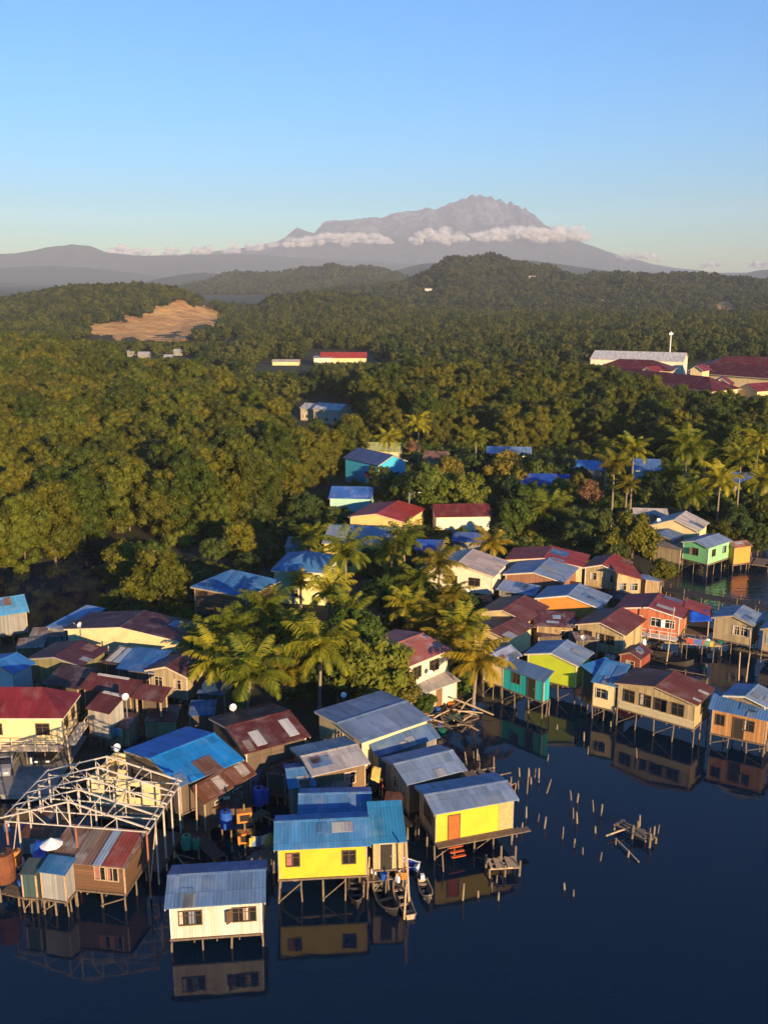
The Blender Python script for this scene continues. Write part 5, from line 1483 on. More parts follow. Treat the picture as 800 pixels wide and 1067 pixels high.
# tall poles between the houses and boats
for x, y, h, lb in [(412, 918, 3.6, 'tall pale pole between the two largest moored boats'), (423, 922, 3.4, 'pair pole left of the white motor skiff'), (426, 940, 4.6, 'tallest thin mooring pole by the orange-ended boat'), (421, 955, 2.6, 'leaning pole at the bow of the weathered boat'),
                    (383, 925, 2.4, 'slanted pole between the narrow and largest boats'), (374, 818, 4.5, 'tall pole before the pale grey roofed house'), (115, 712, 4.2, 'bare wooden pole rising among the dark maroon roofs'), (168, 722, 4.0, 'pale pole beside the low blue sheet hut'),
                    (75, 806, 4.5, 'thin grey pole behind the bare truss frame'), (206, 878, 5.0, 'slim pole standing over the dark walkway'), (694, 690, 6.5, 'tall thin pole in front of the salmon house'), (666, 690, 4.5, 'pole beside the dull red hut'),
                    (769, 707, 3.0, 'pole in the water left of the grey-ridged roof'), (777, 708, 3.0, 'second pole in the water by the grey-ridged roof'), (607, 570, 3.8, 'thin pale pole at the end of the land boardwalk'), (404, 590, 5.5, 'pale pole among the dark palms'), (634, 565, 4.0, 'wooden pole beside the large inlet olive tree')]:
    p = P(x, y, .2)
    o = MB().tube([(0, 0, -1), (.02, .01, h * .5), (.06, 0, h)], [.085, .075, .06], 7).build('wooden_pole', PALEWOOD, None, p); tag(o, lb, 'pole')
    o.rotation_euler = (random.uniform(-.04, .04), random.uniform(-.06, .06), 0)


# floating poles and broken jetties
def beam(a, b, r, name, lb, mat=None, cat='beam', za=.1, zb=.1):
    A, B = P(*a, za), P(*b, zb)
    o = MB().tube([Vector((0, 0, 0)), (B - A) * .5 + Vector((0, 0, .03)), B - A], [r, r * .95, r * .8], 7).build(name, mat or STILT, None, A); tag(o, lb, cat)


beam((568, 831), (574, 812), .07, 'leaning_pole', 'thin pole leaning far over in the open water', None, 'pole', -.3, .9)
beam((631, 871), (657, 862), .07, 'floating_pole', 'pale pole floating across the broken jetty end', PALEWOOD, 'pole', .3, .5)
beam((641, 874), (665, 898), .07, 'floating_pole', 'long pale pole floating away from the broken jetty', PALEWOOD, 'pole', .25, .1)
beam((470, 727), (514, 745), .10, 'slanted_pole', 'long pale pole slanting from the bank by the cream porch', PALEWOOD, 'pole', 1.2, .3)
beam((442, 748), (462, 753), .10, 'log', 'pale log lying at the bank below the driftwood', PALEWOOD, 'log', .5, .4)
beam((306, 917), (378, 911), .09, 'rail_beam', 'long beam in front of the bright yellow house', PALEWOOD, 'beam', 1.5, 1.5)


def jetty(name, lb, rect, z, n, sm_=.09, mat=None, posts=True, cat='jetty', miss=.0, rails=0):
    A, B, Cc = P(*rect[0], z), P(*rect[1], z), P(*rect[2], z)   # start left, end left, start right
    ax = B - A; L = ax.length; ax.normalize(); pv = Vector((-ax.y, ax.x, 0)); Wd = (Cc - A).dot(pv)
    if abs(Wd) < .8: Wd = .9 if Wd >= 0 else -.9
    root = empty(name, (A.x, A.y, 0), math.atan2(ax.y, ax.x)); tag(root, lb, cat)
    y0, y1 = min(0, Wd), max(0, Wd)
    rr = random.Random(int(A.x * 10))
    fr = MB()
    for y in (y0 + .1, (y0 + y1) / 2, y1 - .1): fr.bar((0, y, z - .12), (L, y, z - .12), .1)
    fr.build('frame', mat or WOOD, root)
    dk = MB()
    for k in range(n):
        if rr.random() < miss: continue
        x = L * (k + .5) / n
        w_ = L / n * .46
        e0, e1 = rr.uniform(-.12, .12), rr.uniform(-.12, .12)
        dk.add([(x - w_, y0 + e0, z - .06), (x + w_, y0 + e0, z - .06), (x + w_, y1 + e1, z - .06), (x - w_, y1 + e1, z - .06), (x - w_, y0 + e0, z - .02), (x + w_, y0 + e0, z - .02), (x + w_, y1 + e1, z - .02), (x - w_, y1 + e1, z - .02)],
               [(0, 3, 2, 1), (4, 5, 6, 7), (0, 1, 5, 4), (1, 2, 6, 5), (2, 3, 7, 6), (3, 0, 4, 7)])
    dk.build('deck', mat or WOOD, root)
    if posts:
        m_ = max(2, int(L / 2.2))
        for k in range(m_ + 1):
            for y in (y0 + .05, y1 - .05):
                h = z + (rr.uniform(.1, .9) if rr.random() < .5 else -.1)
                MB().tube([(L * k / m_, y, -.9), (L * k / m_ + rr.uniform(-.08, .08), y + rr.uniform(-.08, .08), h)], [sm_, sm_ * .85], 6).build('post', STILT, root)
    if rails:
        for y in ((y0 + .05, y1 - .05) if rails == 2 else (y0 + .05,)):
            MB().bar((0, y, z + .85), (L, y, z + .85), .07).build('railing', mat or STILT, root)
    return root


jetty('jetty', 'broken jetty of bare logs far out among the stakes', ((640, 858), (676, 876), (645, 852)), .6, 12, .1, STILT, miss=.55)
jetty('jetty', 'small slatted landing platform beside the orange-door yellow house', ((511, 905), (541, 903), (517, 893)), .8, 10, .09, PALEWOOD, miss=.3)
jetty('jetty', 'rickety open jetty behind the orange-door yellow house', ((498, 822), (532, 815), (493, 802)), 1.1, 12, .08, STILT, miss=.35, rails=1)
jetty('landing_stage', 'plank landing stage under the cream annex at the boats', ((378, 919), (424, 913), (380, 906)), 1.2, 22, .08, WOOD)
jetty('walkway', 'dark sloping plank walkway behind the white house', ((176, 848), (222, 896), (192, 846)), 1.3, 30, .09, DARKWOOD)
jetty('walkway', 'weathered plank walkway left of the bright yellow house', ((262, 906), (281, 872), (275, 909)), 1.5, 22, .08, WOOD, miss=.08)
jetty('walkway', 'long dark boardwalk crossing the inlet', ((694, 616), (806, 636), (698, 612)), 1.3, 60, .08, DARKWOOD, rails=1)
jetty('walkway', 'brown boardwalk running on land behind the bright red roof', ((552, 557), (618, 574), (556, 552)), 1.2, 50, .08, plain_mat('red_brown_deck', (0.2, 0.12, 0.09), .8, .4, 3), rails=2)
jetty('walkway', 'plank deck in front of the salmon house', ((648, 666), (752, 673), (650, 660)), 1.2, 50, .09, PALEWOOD, miss=.05)
jetty('jetty', 'crooked jetty on the inlet bank near the orange shack', ((755, 584), (800, 590), (758, 577)), 1.0, 24, .1, STILT, miss=.25)
jetty('walkway', 'dark gangway between the creek houses', ((383, 836), (424, 862), (390, 830)), 1.1, 20, .09, DARKWOOD)
jetty('washing_platform', 'narrow plank platform under the shack beside the outhouses', ((0, 930), (38, 938), (2, 923)), .8, 16, .09, WOOD)
jetty('walkway', 'plank bridge in the dark creek behind the vivid blue roof', ((240, 862), (272, 842), (246, 868)), 1.2, 14, .08, WOOD)

# driftwood planks on the bank
dm = [MB().box(-1.1, 1.1, -.09, .09, -.03, .03).mesh('driftwood_plank', WOOD), MB().box(-.8, .8, -.06, .06, -.04, .04).mesh('driftwood_plank', STILT), MB().tube([(-1.3, 0, 0), (0, .06, .05), (1.3, 0, 0)], [.07, .08, .05], 6).mesh('driftwood_plank', PALEWOOD)]
for k in range(46):
    x = random.uniform(432, 492); y = random.uniform(735, 768) - (x - 432) * .12
    p = P(x, y, 0); z0 = max(float(gz(p.x, p.y)), .0)
    o = link('driftwood_plank', dm[k % 3], None, (p.x, p.y, z0 + random.uniform(.05, .6))); o.rotation_euler = (random.uniform(-.3, .3), random.uniform(-.3, .3), random.uniform(0, 3.14))
    tag(o, 'loose driftwood plank in the heap on the bank below the porch', 'plank', 'driftwood planks on the bank')
for k in range(30):
    x, y = random.choice([(random.uniform(150, 200), random.uniform(850, 900)), (random.uniform(250, 290), random.uniform(835, 905)), (random.uniform(160, 240), random.uniform(760, 830)), (random.uniform(0, 45), random.uniform(880, 925))])
    p = P(x, y, .6)
    o = link('scrap_plank', dm[k % 3], None, (p.x, p.y, max(.15, float(gz(p.x, p.y)) + .1))); o.rotation_euler = (random.uniform(-.15, .15), random.uniform(-.15, .15), random.uniform(0, 3.14))
    tag(o, 'scrap plank lying in the dark mud between the left houses', 'plank', 'scrap planks in the mud')

# ------------------------------------------------------------------ small things
def dish(x, y, z, lb, rz, r=.75):
    p = P(x, y, z)
    root = empty('satellite_dish', p, rz); tag(root, lb, 'satellite dish')
    V = []; n = 14; rings = 5
    for i in range(rings + 1):
        q = r * i / rings
        for k in range(n):
            a = 2 * math.pi * k / n
            V.append((q * math.cos(a), .32 * (q / r) ** 2 * -1 * r + .1, q * math.sin(a)))
    Fc = [(i * n + k, i * n + (k + 1) % n, (i + 1) * n + (k + 1) % n, (i + 1) * n + k) for i in range(rings) for k in range(n)]
    me = MB().add(V, Fc).mesh('reflector', WHITE)
    o = link('reflector', me, root); o.rotation_euler = (R(-35), 0, 0)
    sd = o.modifiers.new('thick', 'SOLIDIFY'); sd.thickness = .03
    MB().tube([(0, .08, -2.0), (0, .1, 0)], .04, 6).build('mast', GREY, root)
    MB().bar((0, 0, -.3), (0, -.6, .35), .03).box(-.06, .06, -.68, -.58, .3, .42).build('receiver_arm', GREY, root)


for x, y, z, lb in [(83, 651, 5.5, 'white satellite dish in front of the sunlit cream gable'), (131, 726, 5.4, 'beige satellite dish on the brown lean-to roof edge'), (122, 779, 5.6, 'white satellite dish above the bare truss frame'), (243, 737, 5.2, 'white satellite dish under the front palm fronds'),
                    (449, 701, 4.0, 'grey satellite dish on the pink-roofed house wall'), (358, 724, 4.0, 'dim satellite dish at the foot of the bushy tree'), (487, 615, 4.5, 'grey satellite dish below the beige roofed house'), (607, 664, 3.6, 'white satellite dish before the tan board house'),
                    (686, 542, 5.6, 'small white satellite dish on the inlet huts')]:
    dish(x, y, z, lb, random.uniform(-.9, .6), .28 if z < 5 else .33)


def barrel(x, y, z, mat, lb, cat='barrel', s=1.0):
    p = P(x, y, z)
    root = empty('barrel', p); root.scale = (s, s, s); tag(root, lb, cat)
    b_ = MB().tube([(0, 0, 0), (0, 0, .04), (0, 0, .3), (0, 0, .33), (0, 0, .6), (0, 0, .63), (0, 0, .86), (0, 0, .9)], [.28, .3, .3, .32, .32, .3, .3, .27], 14).build('drum', mat, root)
    MB().tube([(0, 0, .905), (0, 0, .95)], [.12, .11], 8).build('lid', BLACK, root)


barrel(236, 862, 1.2, BLUEP, 'light blue plastic barrel near the orange stand', s=1.5)
barrel(270, 838, 1.0, BLUEP, 'dark blue barrel pile drum left of the wide blue roof', s=1.6)
barrel(276, 836, 1.0, BLUEP, 'second blue drum beside the dark blue drum', s=1.3)
barrel(195, 884, 1.0, TEALP, 'green plastic tub by the dark sloping walkway', s=1.2)
barrel(205, 884, 1.0, TEALP, 'smaller green tub right of the green tub', s=.9)
barrel(380, 458, 4.9, BLUEP, 'blue water tank on the yellow-green roofed house', 'water tank', s=1.6)
barrel(6, 917, 1.3, RUST, 'big rusty orange tank at the left edge over the water', 'tank', s=2.4)
barrel(18, 900, 1.6, ORANGE, 'orange drum next to the rusty tank', s=1.2)
barrel(104, 766, 1.0, GREY, 'grey drum beside the grey board hut', s=1.1)
barrel(34, 795, .6, WHITE, 'white bucket under the balcony house', 'bucket', s=.6)
barrel(240, 853, 1.2, WHITE, 'small white bucket on the walkway by the blue barrel', 'bucket', s=.7)

# orange double stand
p = P(256, 884, 1.0)
rt = empty('shelf_stand', p, .2); tag(rt, 'orange two-box stand on the creek walkway', 'stand')
for z in (.6, 2.3):
    MB().box(-.55, .55, -.35, .35, z, z + .8).build('box', ORANGE, rt)
    MB().box(-.35, .4, -.37, -.352, z + .15, z + .65).build('opening', DARK, rt)
MB().bar((0, .1, -.6), (0, .1, 3.6), .12).build('post', STILT, rt)

# white parasol on the shack
p = P(54, 881, 3.6)
rt = empty('parasol', p); rt.scale = (.62, .62, .8); tag(rt, 'white parasol standing by the patched rusty roof', 'parasol')
V = [(0, 0, .75)] + [(1.25 * math.cos(a), 1.25 * math.sin(a), .1 + .04 * (k % 2)) for k, a in enumerate(np.linspace(0, 2 * math.pi, 16, endpoint=False))]
o = MB().add(V, [(0, 1 + k, 1 + (k + 1) % 16) for k in range(16)]).build('canopy', WHITE, rt); o.modifiers.new('thick', 'SOLIDIFY').thickness = .03
MB().tube([(0, 0, -2.2), (0, 0, .8)], .035, 6).build('pole', GREY, rt)


def drape(rect, z, mat, lb, name='tarpaulin', cat='tarpaulin', sag=.25):
    Q = [P(x, y, z + dz_) for (x, y, dz_) in rect]
    n = 7; V = []
    for i in range(n):
        for j in range(n):
            s, t = i / (n - 1), j / (n - 1)
            q = (Q[0] * (1 - s) + Q[1] * s) * (1 - t) + (Q[3] * (1 - s) + Q[2] * s) * t
            q = q + Vector((0, 0, -sag * math.sin(math.pi * s) * math.sin(math.pi * t) + random.uniform(-.05, .05)))
            V.append(tuple(q))
    o = MB().add(V, [(i * n + j, (i + 1) * n + j, (i + 1) * n + j + 1, i * n + j + 1) for i in range(n - 1) for j in range(n - 1)]).build(name, mat, None, None, True)
    o.modifiers.new('thick', 'SOLIDIFY').thickness = .02
    tag(o, lb, cat)


drape([(718, 648, 0), (742, 647, -.4), (736, 636, 0), (718, 636, .3)], 4.2, TARP, 'blue tarpaulin sheet hung beside the salmon house')
drape([(33, 896, 0), (47, 898, -.2), (50, 876, .2), (38, 874, .2)], 3.0, TARP, 'crumpled blue tarpaulin left of the white parasol')
drape([(386, 812, 0), (395, 816, -.6), (397, 800, .4), (388, 798, .4)], 3.2, plain_mat('yellow_cloth', (0.5, 0.36, 0.1), .8, .3, 2), 'yellow washing hung in the creek by the pale grey roof', 'washing', 'laundry', .1)
drape([(297, 718, 0), (300, 718, 0), (300, 712, .5), (297, 712, .5)], 1.5, WHITE, 'white cloth at the foot of the front palms', 'cloth', 'cloth', .05)
drape([(426, 735, 0), (452, 728, 0), (452, 722, .8), (428, 728, .8)], 1.0, plain_mat('red_sheet', (0.5, 0.05, 0.03), .6, .3, 2), 'red sheet fence below the cream porch', 'sheet_fence', 'fence', .02)

# loose pale sheets lying on roofs
SHEET = roof_mat((0.45, 0.43, 0.41), .15, .1)
ODD = [roof_mat((0.10, 0.17, 0.30), .2, .2), roof_mat((0.26, 0.27, 0.30), .3, .2), roof_mat((0.05, 0.13, 0.28), .1, .2), roof_mat((0.17, 0.10, 0.08), .6, .2), roof_mat((0.2, 0.22, 0.25), .2, .3)]
SHEETB = roof_mat((0.25, 0.33, 0.45), .1, .1)


def roof_sheet(hkey, x0, x1, v0, v1, mat, lb, side='f'):
    """a replacement sheet nailed over a slope; x along the ridge, v from eave (0) to ridge (1)"""
    h = H[hkey]; a, b, aw, bw, zf, ze, ht = h['dims']
    ro = [c for c in h.children if c.name.startswith('roof')][0]
    zs = [v.co.z for v in ro.data.vertices]; rise = max(zs) - ze
    m_ = MB()
    def pt(x, v, up):
        if side == 'f': return (x, -b + (b if True else 0) * v, ze + rise * v + up)
        return (a - a * v, x, ze + rise * v + up)
    if side == 'shed':
        pt = lambda x, v, up: (x, -b + 2 * b * v, ze + rise * v + up)
    V = [pt(x0, v0, .02), pt(x1, v0, .02), pt(x1, v1, .02), pt(x0, v1, .02), pt(x0, v0, .05), pt(x1, v0, .05), pt(x1, v1, .05), pt(x0, v1, .05)]
    o = m_.add(V, [(0, 3, 2, 1), (4, 5, 6, 7), (0, 1, 5, 4), (1, 2, 6, 5), (2, 3, 7, 6), (3, 0, 4, 7)]).build('roof_sheet', mat, ro)
    o['label'] = lb


a_ = H['maroon']['dims'][0]
roof_sheet('maroon', -a_ * .55, -a_ * .25, .12, .62, SHEET, 'pale patch sheet')
roof_sheet('maroon', a_ * .45, a_ * .75, .15, .75, SHEET, 'pale patch sheet')
roof_sheet('maroon', -a_ * .85, -a_ * .65, .05, .4, roof_mat((0.28, .2, .17), .4, .3), 'rusty grey patch sheet')
a_ = H['rustshack']['dims'][0]
roof_sheet('rustshack', a_ * .42, a_ * .92, .0, .98, roof_mat((0.30, 0.06, 0.045), .15, .1), 'red roofing sheets', 'shed')
roof_sheet('rustshack', a_ * .2, a_ * .4, .0, .98, SHEETB, 'grey-blue roofing sheet', 'shed')
roof_sheet('rustshack', -a_ * .35, -a_ * .05, .0, .98, roof_mat((0.24, .19, .16), .5, .3), 'grey rusty roofing sheets', 'shed')
a_ = H['rustlow']['dims'][0]
for k, f in enumerate((-.6, -.15, .35, .7)):
    roof_sheet('rustlow', a_ * f - .5, a_ * f + .4, .08 + .1 * (k % 2), .85, roof_mat((0.34, .30, .28), .45, .3) if k % 2 else roof_mat((0.2, .10, .08), .7, .3), 'odd patch sheet', 'shed')
b_ = H['bigwood']['dims'][1]
roof_sheet('bigwood', b_ * .1, b_ * .3, .02, .25, SHEET, 'pale patch sheet', 'r')
roof_sheet('bigwood', -b_ * .7, -b_ * .55, .02, .2, SHEET, 'pale patch sheet', 'r')
a_ = H['dkpatch']['dims'][0]
roof_sheet('dkpatch', -a_ * .1, a_ * .3, .5, .72, SHEETB, 'loose blue sheet', 'shed')
roof_sheet('dkpatch', -a_ * .4, a_ * .2, .22, .34, SHEETB, 'loose pale blue sheet', 'shed')
a_ = H['a2']['dims'][0]
roof_sheet('a2', -a_ * .7, a_ * .5, .88, 1.0, SHEET, 'pale ridge sheet', 'shed')
a_ = H['a3']['dims'][0]
roof_sheet('a3', -a_ * .8, a_ * .8, .88, 1.0, SHEET, 'pale ridge sheet', 'shed')
a_ = H['a13']['dims'][0]
for f in (-.5, .1, .6): roof_sheet('a13', a_ * f - .35, a_ * f + .3, .1, .9, SHEETB if f > 0 else SHEET, 'odd grey sheet', 'shed')


# every tin roof has had odd sheets replaced over the years
_rs = random.Random(77)
for key, h in H.items():
    if h.name.split('.')[0] != 'stilt_house' or key in ('maroon', 'rustshack', 'rustlow', 'bigwood', 'dkpatch', 'a2', 'a3', 'a13'): continue
    ro = [c for c in h.children if c.name.startswith('roof')][0]
    base = ro.data.materials[0]
    a, b = h['dims'][0], h['dims'][1]
    nv = len(ro.data.vertices)
    typ = 'shed' if nv == 8 else None
    xs_ = sorted(set(round(v.co.x, 2) for v in ro.data.vertices))
    if nv == 12: typ = 'r' if len(xs_) > 2 else 'f'
    elif nv == 8 and abs(max(v.co.z for v in ro.data.vertices if v.co.x < 0) - max(v.co.z for v in ro.data.vertices if v.co.x > 0)) > .1: continue
    if typ is None: continue
    L = b if typ == 'r' else a
    for k in range(_rs.choice((0, 1, 2, 2, 3))):
        w_ = _rs.uniform(.35, .45) * _rs.choice((1, 1, 2)); x = _rs.uniform(-L + w_ + .1, L - w_ - .1)
        v0 = _rs.choice((.0, .0, .3, .5)); v1 = min(.96, v0 + _rs.uniform(.3, .6))
        roof_sheet(key, x - w_, x + w_, v0 - (.02 if v0 == 0 else 0), v1, _rs.choice(ODD), 'odd replacement sheet', typ)

# parked cars under the balcony house
def car(x, y, mat, lb, rz):
    p = P(x, y, .5); p.z = max(float(gz(p.x, p.y)), .3)
    root = empty('parked_car', p, rz); tag(root, lb, 'car')
    prof_ = [(-2.0, .35), (2.0, .35), (2.05, .75), (1.6, .9), (.9, .95), (.45, 1.42), (-1.2, 1.45), (-1.85, 1.0), (-2.05, .9)]
    o = MB().prism(prof_, 'x' if False else 'y', -.8, .8).build('body', mat, root)
    bv = o.modifiers.new('b', 'BEVEL'); bv.width = .08; bv.segments = 2
    for sg in (-1, 1):
        MB().prism([(.75, .98), (.38, 1.36), (-1.15, 1.38), (-1.65, 1.0)], 'y', sg * .80, sg * .815).build('side_window', GLASS, root)
    MB().add([(.97, -.7, .97), (.97, .7, .97), (.55, .64, 1.38), (.55, -.64, 1.38), (.93, -.7, .93), (.93, .7, .93), (.5, .64, 1.36), (.5, -.64, 1.36)], [(0, 1, 2, 3), (7, 6, 5, 4), (0, 4, 5, 1), (1, 5, 6, 2), (2, 6, 7, 3), (3, 7, 4, 0)]).build('windscreen', GLASS, root)
    for x_ in (-1.25, 1.3):
        for sg in (-1, 1):
            MB().tube([(x_, sg * .68, .33), (x_, sg * .84, .33)], [.33, .33], 16).build('wheel', BLACK, root)
    for sg in (-1, 1): MB().box(2.0, 2.07, sg * .5 - .15, sg * .5 + .15, .62, .76).build('headlight', WHITE, root)


car(6, 800, plain_mat('grey_car_paint', (0.28, 0.28, 0.29), .35, .1, 1, .5), 'light grey car parked under the balcony house', -1.4)
car(51, 789, plain_mat('black_car_paint', (0.02, 0.02, 0.024), .3, .1, 1, .5), 'black car parked in the shade under the balcony house', -1.5)
pd_ = MB(); q0 = P(-30, 828, .62); q1 = P(70, 800, .62)
pd_.box(q0.x, q1.x, q0.y, q1.y + 6, .2, .62); tag(pd_.build('paved_yard', CONC), kind='structure')

# street lamp and utility poles
p = P(426, 553, .5)
rt = empty('street_lamp', p); tag(rt, 'grey street lamp with short arm by the red ridge roof', 'street lamp')
MB().tube([(0, 0, -.3), (0, 0, 4), (0, 0, 6.6)], [.11, .09, .07], 8).build('pole', GREY, rt)
MB().tube([(0, 0, 6.0), (.7, 0, 6.5), (1.7, 0, 6.6)], [.04, .04, .035], 6).build('arm', GREY, rt)
MB().box(1.4, 2.1, -.12, .12, 6.54, 6.64).build('lamp_head', WHITE, rt)
p = P(310, 511, .5)
rt = empty('street_lamp', p); tag(rt, 'white tipped lamp leaning at the edge of the left wood', 'street lamp')
MB().tube([(0, 0, -.3), (0, 0, 4.4)], [.09, .06], 8).build('pole', GREY, rt)
MB().tube([(0, 0, 4.3), (1.2, 0, 4.9)], [.045, .04], 6).build('arm', WHITE, rt)
MB().box(.9, 1.7, -.1, .1, 4.85, 4.95).build('lamp_head', WHITE, rt)
# distant mast
p = PD(697, 373, 470); p.z = .3
rt = empty('mast', p); tag(rt, 'tall slim pale mast beside the long white hall', 'mast')
top = PD(697, 346, 470).z
MB().tube([(0, 0, 0), (0, 0, top * .5), (0, 0, top)], [.35, .28, .2], 8).build('shaft', WHITE, rt)
MB().box(-.9, .9, -.25, .25, top - 1.6, top - .6).build('antenna', WHITE, rt)


def pylon(x, ytop, ybase, Y, lb):
    p = PD(x, ybase, Y); hgt_ = PD(x, ytop, Y).z - p.z + 3
    p.z -= 3
    rt = empty('lattice_tower', p); tag(rt, lb, 'lattice tower')
    m_ = MB(); w_ = hgt_ * .09
    for sx in (-1, 1):
        for sy in (-1, 1): m_.bar((sx * w_, sy * w_, 0), (sx * w_ * .15, sy * w_ * .15, hgt_), .5)
    for k in range(6):
        z0, z1 = hgt_ * k / 6, hgt_ * (k + 1) / 6
        a0, a1 = w_ * (1 - .85 * k / 6), w_ * (1 - .85 * (k + 1) / 6)
        m_.bar((-a0, -a0, z0), (a1, -a1, z1), .3); m_.bar((a0, -a0, z0), (-a1, -a1, z1), .3)
    m_.build('lattice', GREY, rt)
    m2_ = MB()
    for k in (.72, .84, .95): m2_.bar((-hgt_ * .12, 0, hgt_ * k), (hgt_ * .12, 0, hgt_ * k), .35)
    m2_.build('crossarm', GREY, rt)


pylon(538, 302, 320, 1750, 'lattice tower in the middle of the forested right hill')
pylon(554, 326, 345, 1350, 'nearer lattice tower on the lower slope of the right hill')
pylon(439, 306, 318, 1500, 'small lattice tower left on the forested hill')
pylon(797, 336, 356, 1000, 'lattice tower at the right edge above the school')
for x, y, Y, lb in [(446, 310, 1450, 'tiny pale hut on the hill beside the small tower'), (586, 319, 1600, 'tiny yellow hut amid the right hill forest'), (553, 318, 1600, 'tiny cream hut high on the right hill'), (630, 324, 1300, 'tiny white hut low on the right hill'), (640, 322, 1320, 'tiny pale shed right of the white hill hut'), (37, 313, 1230, 'white building on the crest of the left hill')]:
    p = PD(x, y, Y)
    zt = float(hz(np.array([p.x]), np.array([p.y]))[0])
    rt = empty('hill_hut', (p.x, p.y, max(p.z, zt) - 3.0)); tag(rt, lb, 'hut')
    MB().box(-5, 5, -3, 3, 0, 6).build('wall', W_CREAML, rt)
    MB().prism([(-3.6, 6.0), (0, 7.6), (3.6, 6.0)], 'x', -5.6, 5.6).build('roof', rf((0.5, 0.45, 0.4), 0, .05), rt)

# steps at the orange door
h = H['yel2']; a, b, aw, bw, zf, ze, ht = h['dims']
q = -aw + 2 * aw * .23
m_ = MB()
for k in range(4): m_.box(q - .55, q + .55, -bw - .25 - .28 * k, -bw - .02 - .28 * k, zf - .2 - .22 * k, zf - .14 - .22 * k)
m_.build('door_steps', DOOR_O, h)
MB().box(aw * .62, aw - .06, -bw - .03, -bw - .004, zf + .05, ht - .1).build('woven_panel', W_MAT, h)
MB().box(-aw - .1, aw + 1.2, -bw - .75, -bw - .14, zf - .1, zf - .02).build('ledge', WOOD, h)
# cream lower boards on the large plank house
h = H['bigwood']; a, b, aw, bw, zf, ze, ht = h['dims']
MB().box(-aw + .06, aw - .06, -bw - .06, -bw - .004, zf, zf + .75).build('skirting_boards', wall_mat('lap', (0.66, 0.56, 0.34), .3), h)
# low lean-tos that fill the gaps between the houses
LT = [rf((0.09, 0.035, 0.03), .6, .2), rf((0.06, 0.03, 0.035), .3, .3), rf((0.05, 0.11, 0.22), .15, .2), rf((0.18, 0.16, 0.15), .5, .3)]
for k, (x, y, w_, d_) in enumerate([(214, 842, 34, 12), (276, 806, 22, 10), (246, 812, 22, 12), (330, 834, 30, 9), (396, 852, 20, 12), (150, 752, 34, 12), (196, 746, 28, 10), (178, 776, 26, 9), (20, 872, 30, 14), (108, 757, 26, 9), (64, 700, 26, 9), (16, 676, 30, 9),
                                     (100, 672, 32, 8), (150, 686, 28, 8), (205, 722, 30, 10), (30, 664, 34, 8), (70, 668, 30, 7), (560, 664, 26, 8), (535, 640, 22, 7), (600, 668, 24, 8), (580, 612, 22, 6), (630, 622, 20, 6), (640, 612, 24, 6), (668, 610, 22, 6), (490, 628, 24, 7), (512, 652, 20, 7), (690, 572, 22, 6), (650, 552, 20, 6), (585, 650, 20, 7)]):
    house('low weathered lean-to shed squeezed between the village houses', 'shed', (x, y), (x + w_, y + random.uniform(-2, 4)), max(1.6, d_ * .24), random.uniform(.25, .6), random.uniform(2.3, 2.9), .9, LT[k % 4], random.choice((W_DKWOOD, W_DKWOOD, W_GREY, W_WOOD)), stilts='fl', ov=.15, name='lean_to_shed', cat='shed', group='lean-to sheds between the houses', quiet=True)

# more plank ways, washing and wires
for lb, rect, n in [('narrow plank way along the grey board hut', ((112, 774), (176, 760), (113, 770)), 26), ('plank way from the black car to the dark creek', ((70, 822), (128, 800), (72, 817)), 26), ('plank way in front of the maroon patched roof', ((236, 806), (290, 786), (238, 802)), 22),
                    ('plank way between the tan house and the lime gable', ((556, 672), (606, 676), (556, 669)), 22), ('plank way behind the row of red roofs', ((596, 603), (690, 612), (597, 600)), 36), ('short plank way behind the big wooden house', ((668, 700), (735, 712), (669, 697)), 28),
                    ('plank way at the left edge below the blue hut', ((0, 706), (42, 716), (1, 702)), 18), ('plank way under the dark roofed left houses', ((48, 700), (140, 712), (49, 697)), 34)]:
    jetty('walkway', lb, rect, 1.0, n, .06, random.choice((WOOD, DARKWOOD)), miss=.1, rails=random.choice((0, 1)))
CL = [plain_mat('washing_cloth', c, .9, .2, 4) for c in ((0.55, 0.5, 0.45), (0.45, 0.08, 0.07), (0.08, 0.16, 0.4), (0.5, 0.38, 0.08), (0.1, 0.3, 0.22))]
for lb, a_, b_, n in [('washing line with coloured clothes beside the balcony house', (104, 752), (128, 760), 7), ('washing line under the eaves by the pale grey roof', (384, 806), (398, 812), 5), ('washing line on the salmon house deck', (716, 664), (744, 668), 7), ('washing line behind the bright yellow house', (262, 872), (282, 868), 5), ('washing line between two huts near the tan house', (560, 668), (585, 672), 6)]:
    A, B = P(*a_, 2.6), P(*b_, 2.6)
    rt = empty('washing_line', A); tag(rt, lb, 'washing line')
    d = B - A; L = d.length; u = d.normalized()
    MB().tube([(0, 0, 0), d * .5 + Vector((0, 0, -.12)), d], .015, 4).build('rope', WHITE, rt)
    for e in (Vector((0, 0, 0)), d): MB().tube([e + Vector((0, 0, -3)), e + Vector((0, 0, .1))], .04, 6).build('post', STILT, rt)
    for k in range(n):
        x = L * (k + .6) / (n + .3); w_ = random.uniform(.22, .38); hh = random.uniform(.5, .9)
        p0 = u * (x - w_); p1 = u * (x + w_); nn = Vector((-u.y, u.x, 0)) * .012
        sag = Vector((0, 0, -.08))
        MB().add([p0 + sag + nn, p1 + sag + nn, p1 + sag + Vector((0, .04, -hh)) + nn, p0 + sag + Vector((0, -.03, -hh)) + nn, p0 + sag - nn, p1 + sag - nn, p1 + sag + Vector((0, .04, -hh)) - nn, p0 + sag + Vector((0, -.03, -hh)) - nn],
                 [(0, 1, 2, 3), (7, 6, 5, 4), (0, 4, 5, 1), (1, 5, 6, 2), (2, 6, 7, 3), (3, 7, 4, 0)]).build('garment', random.choice(CL), rt)
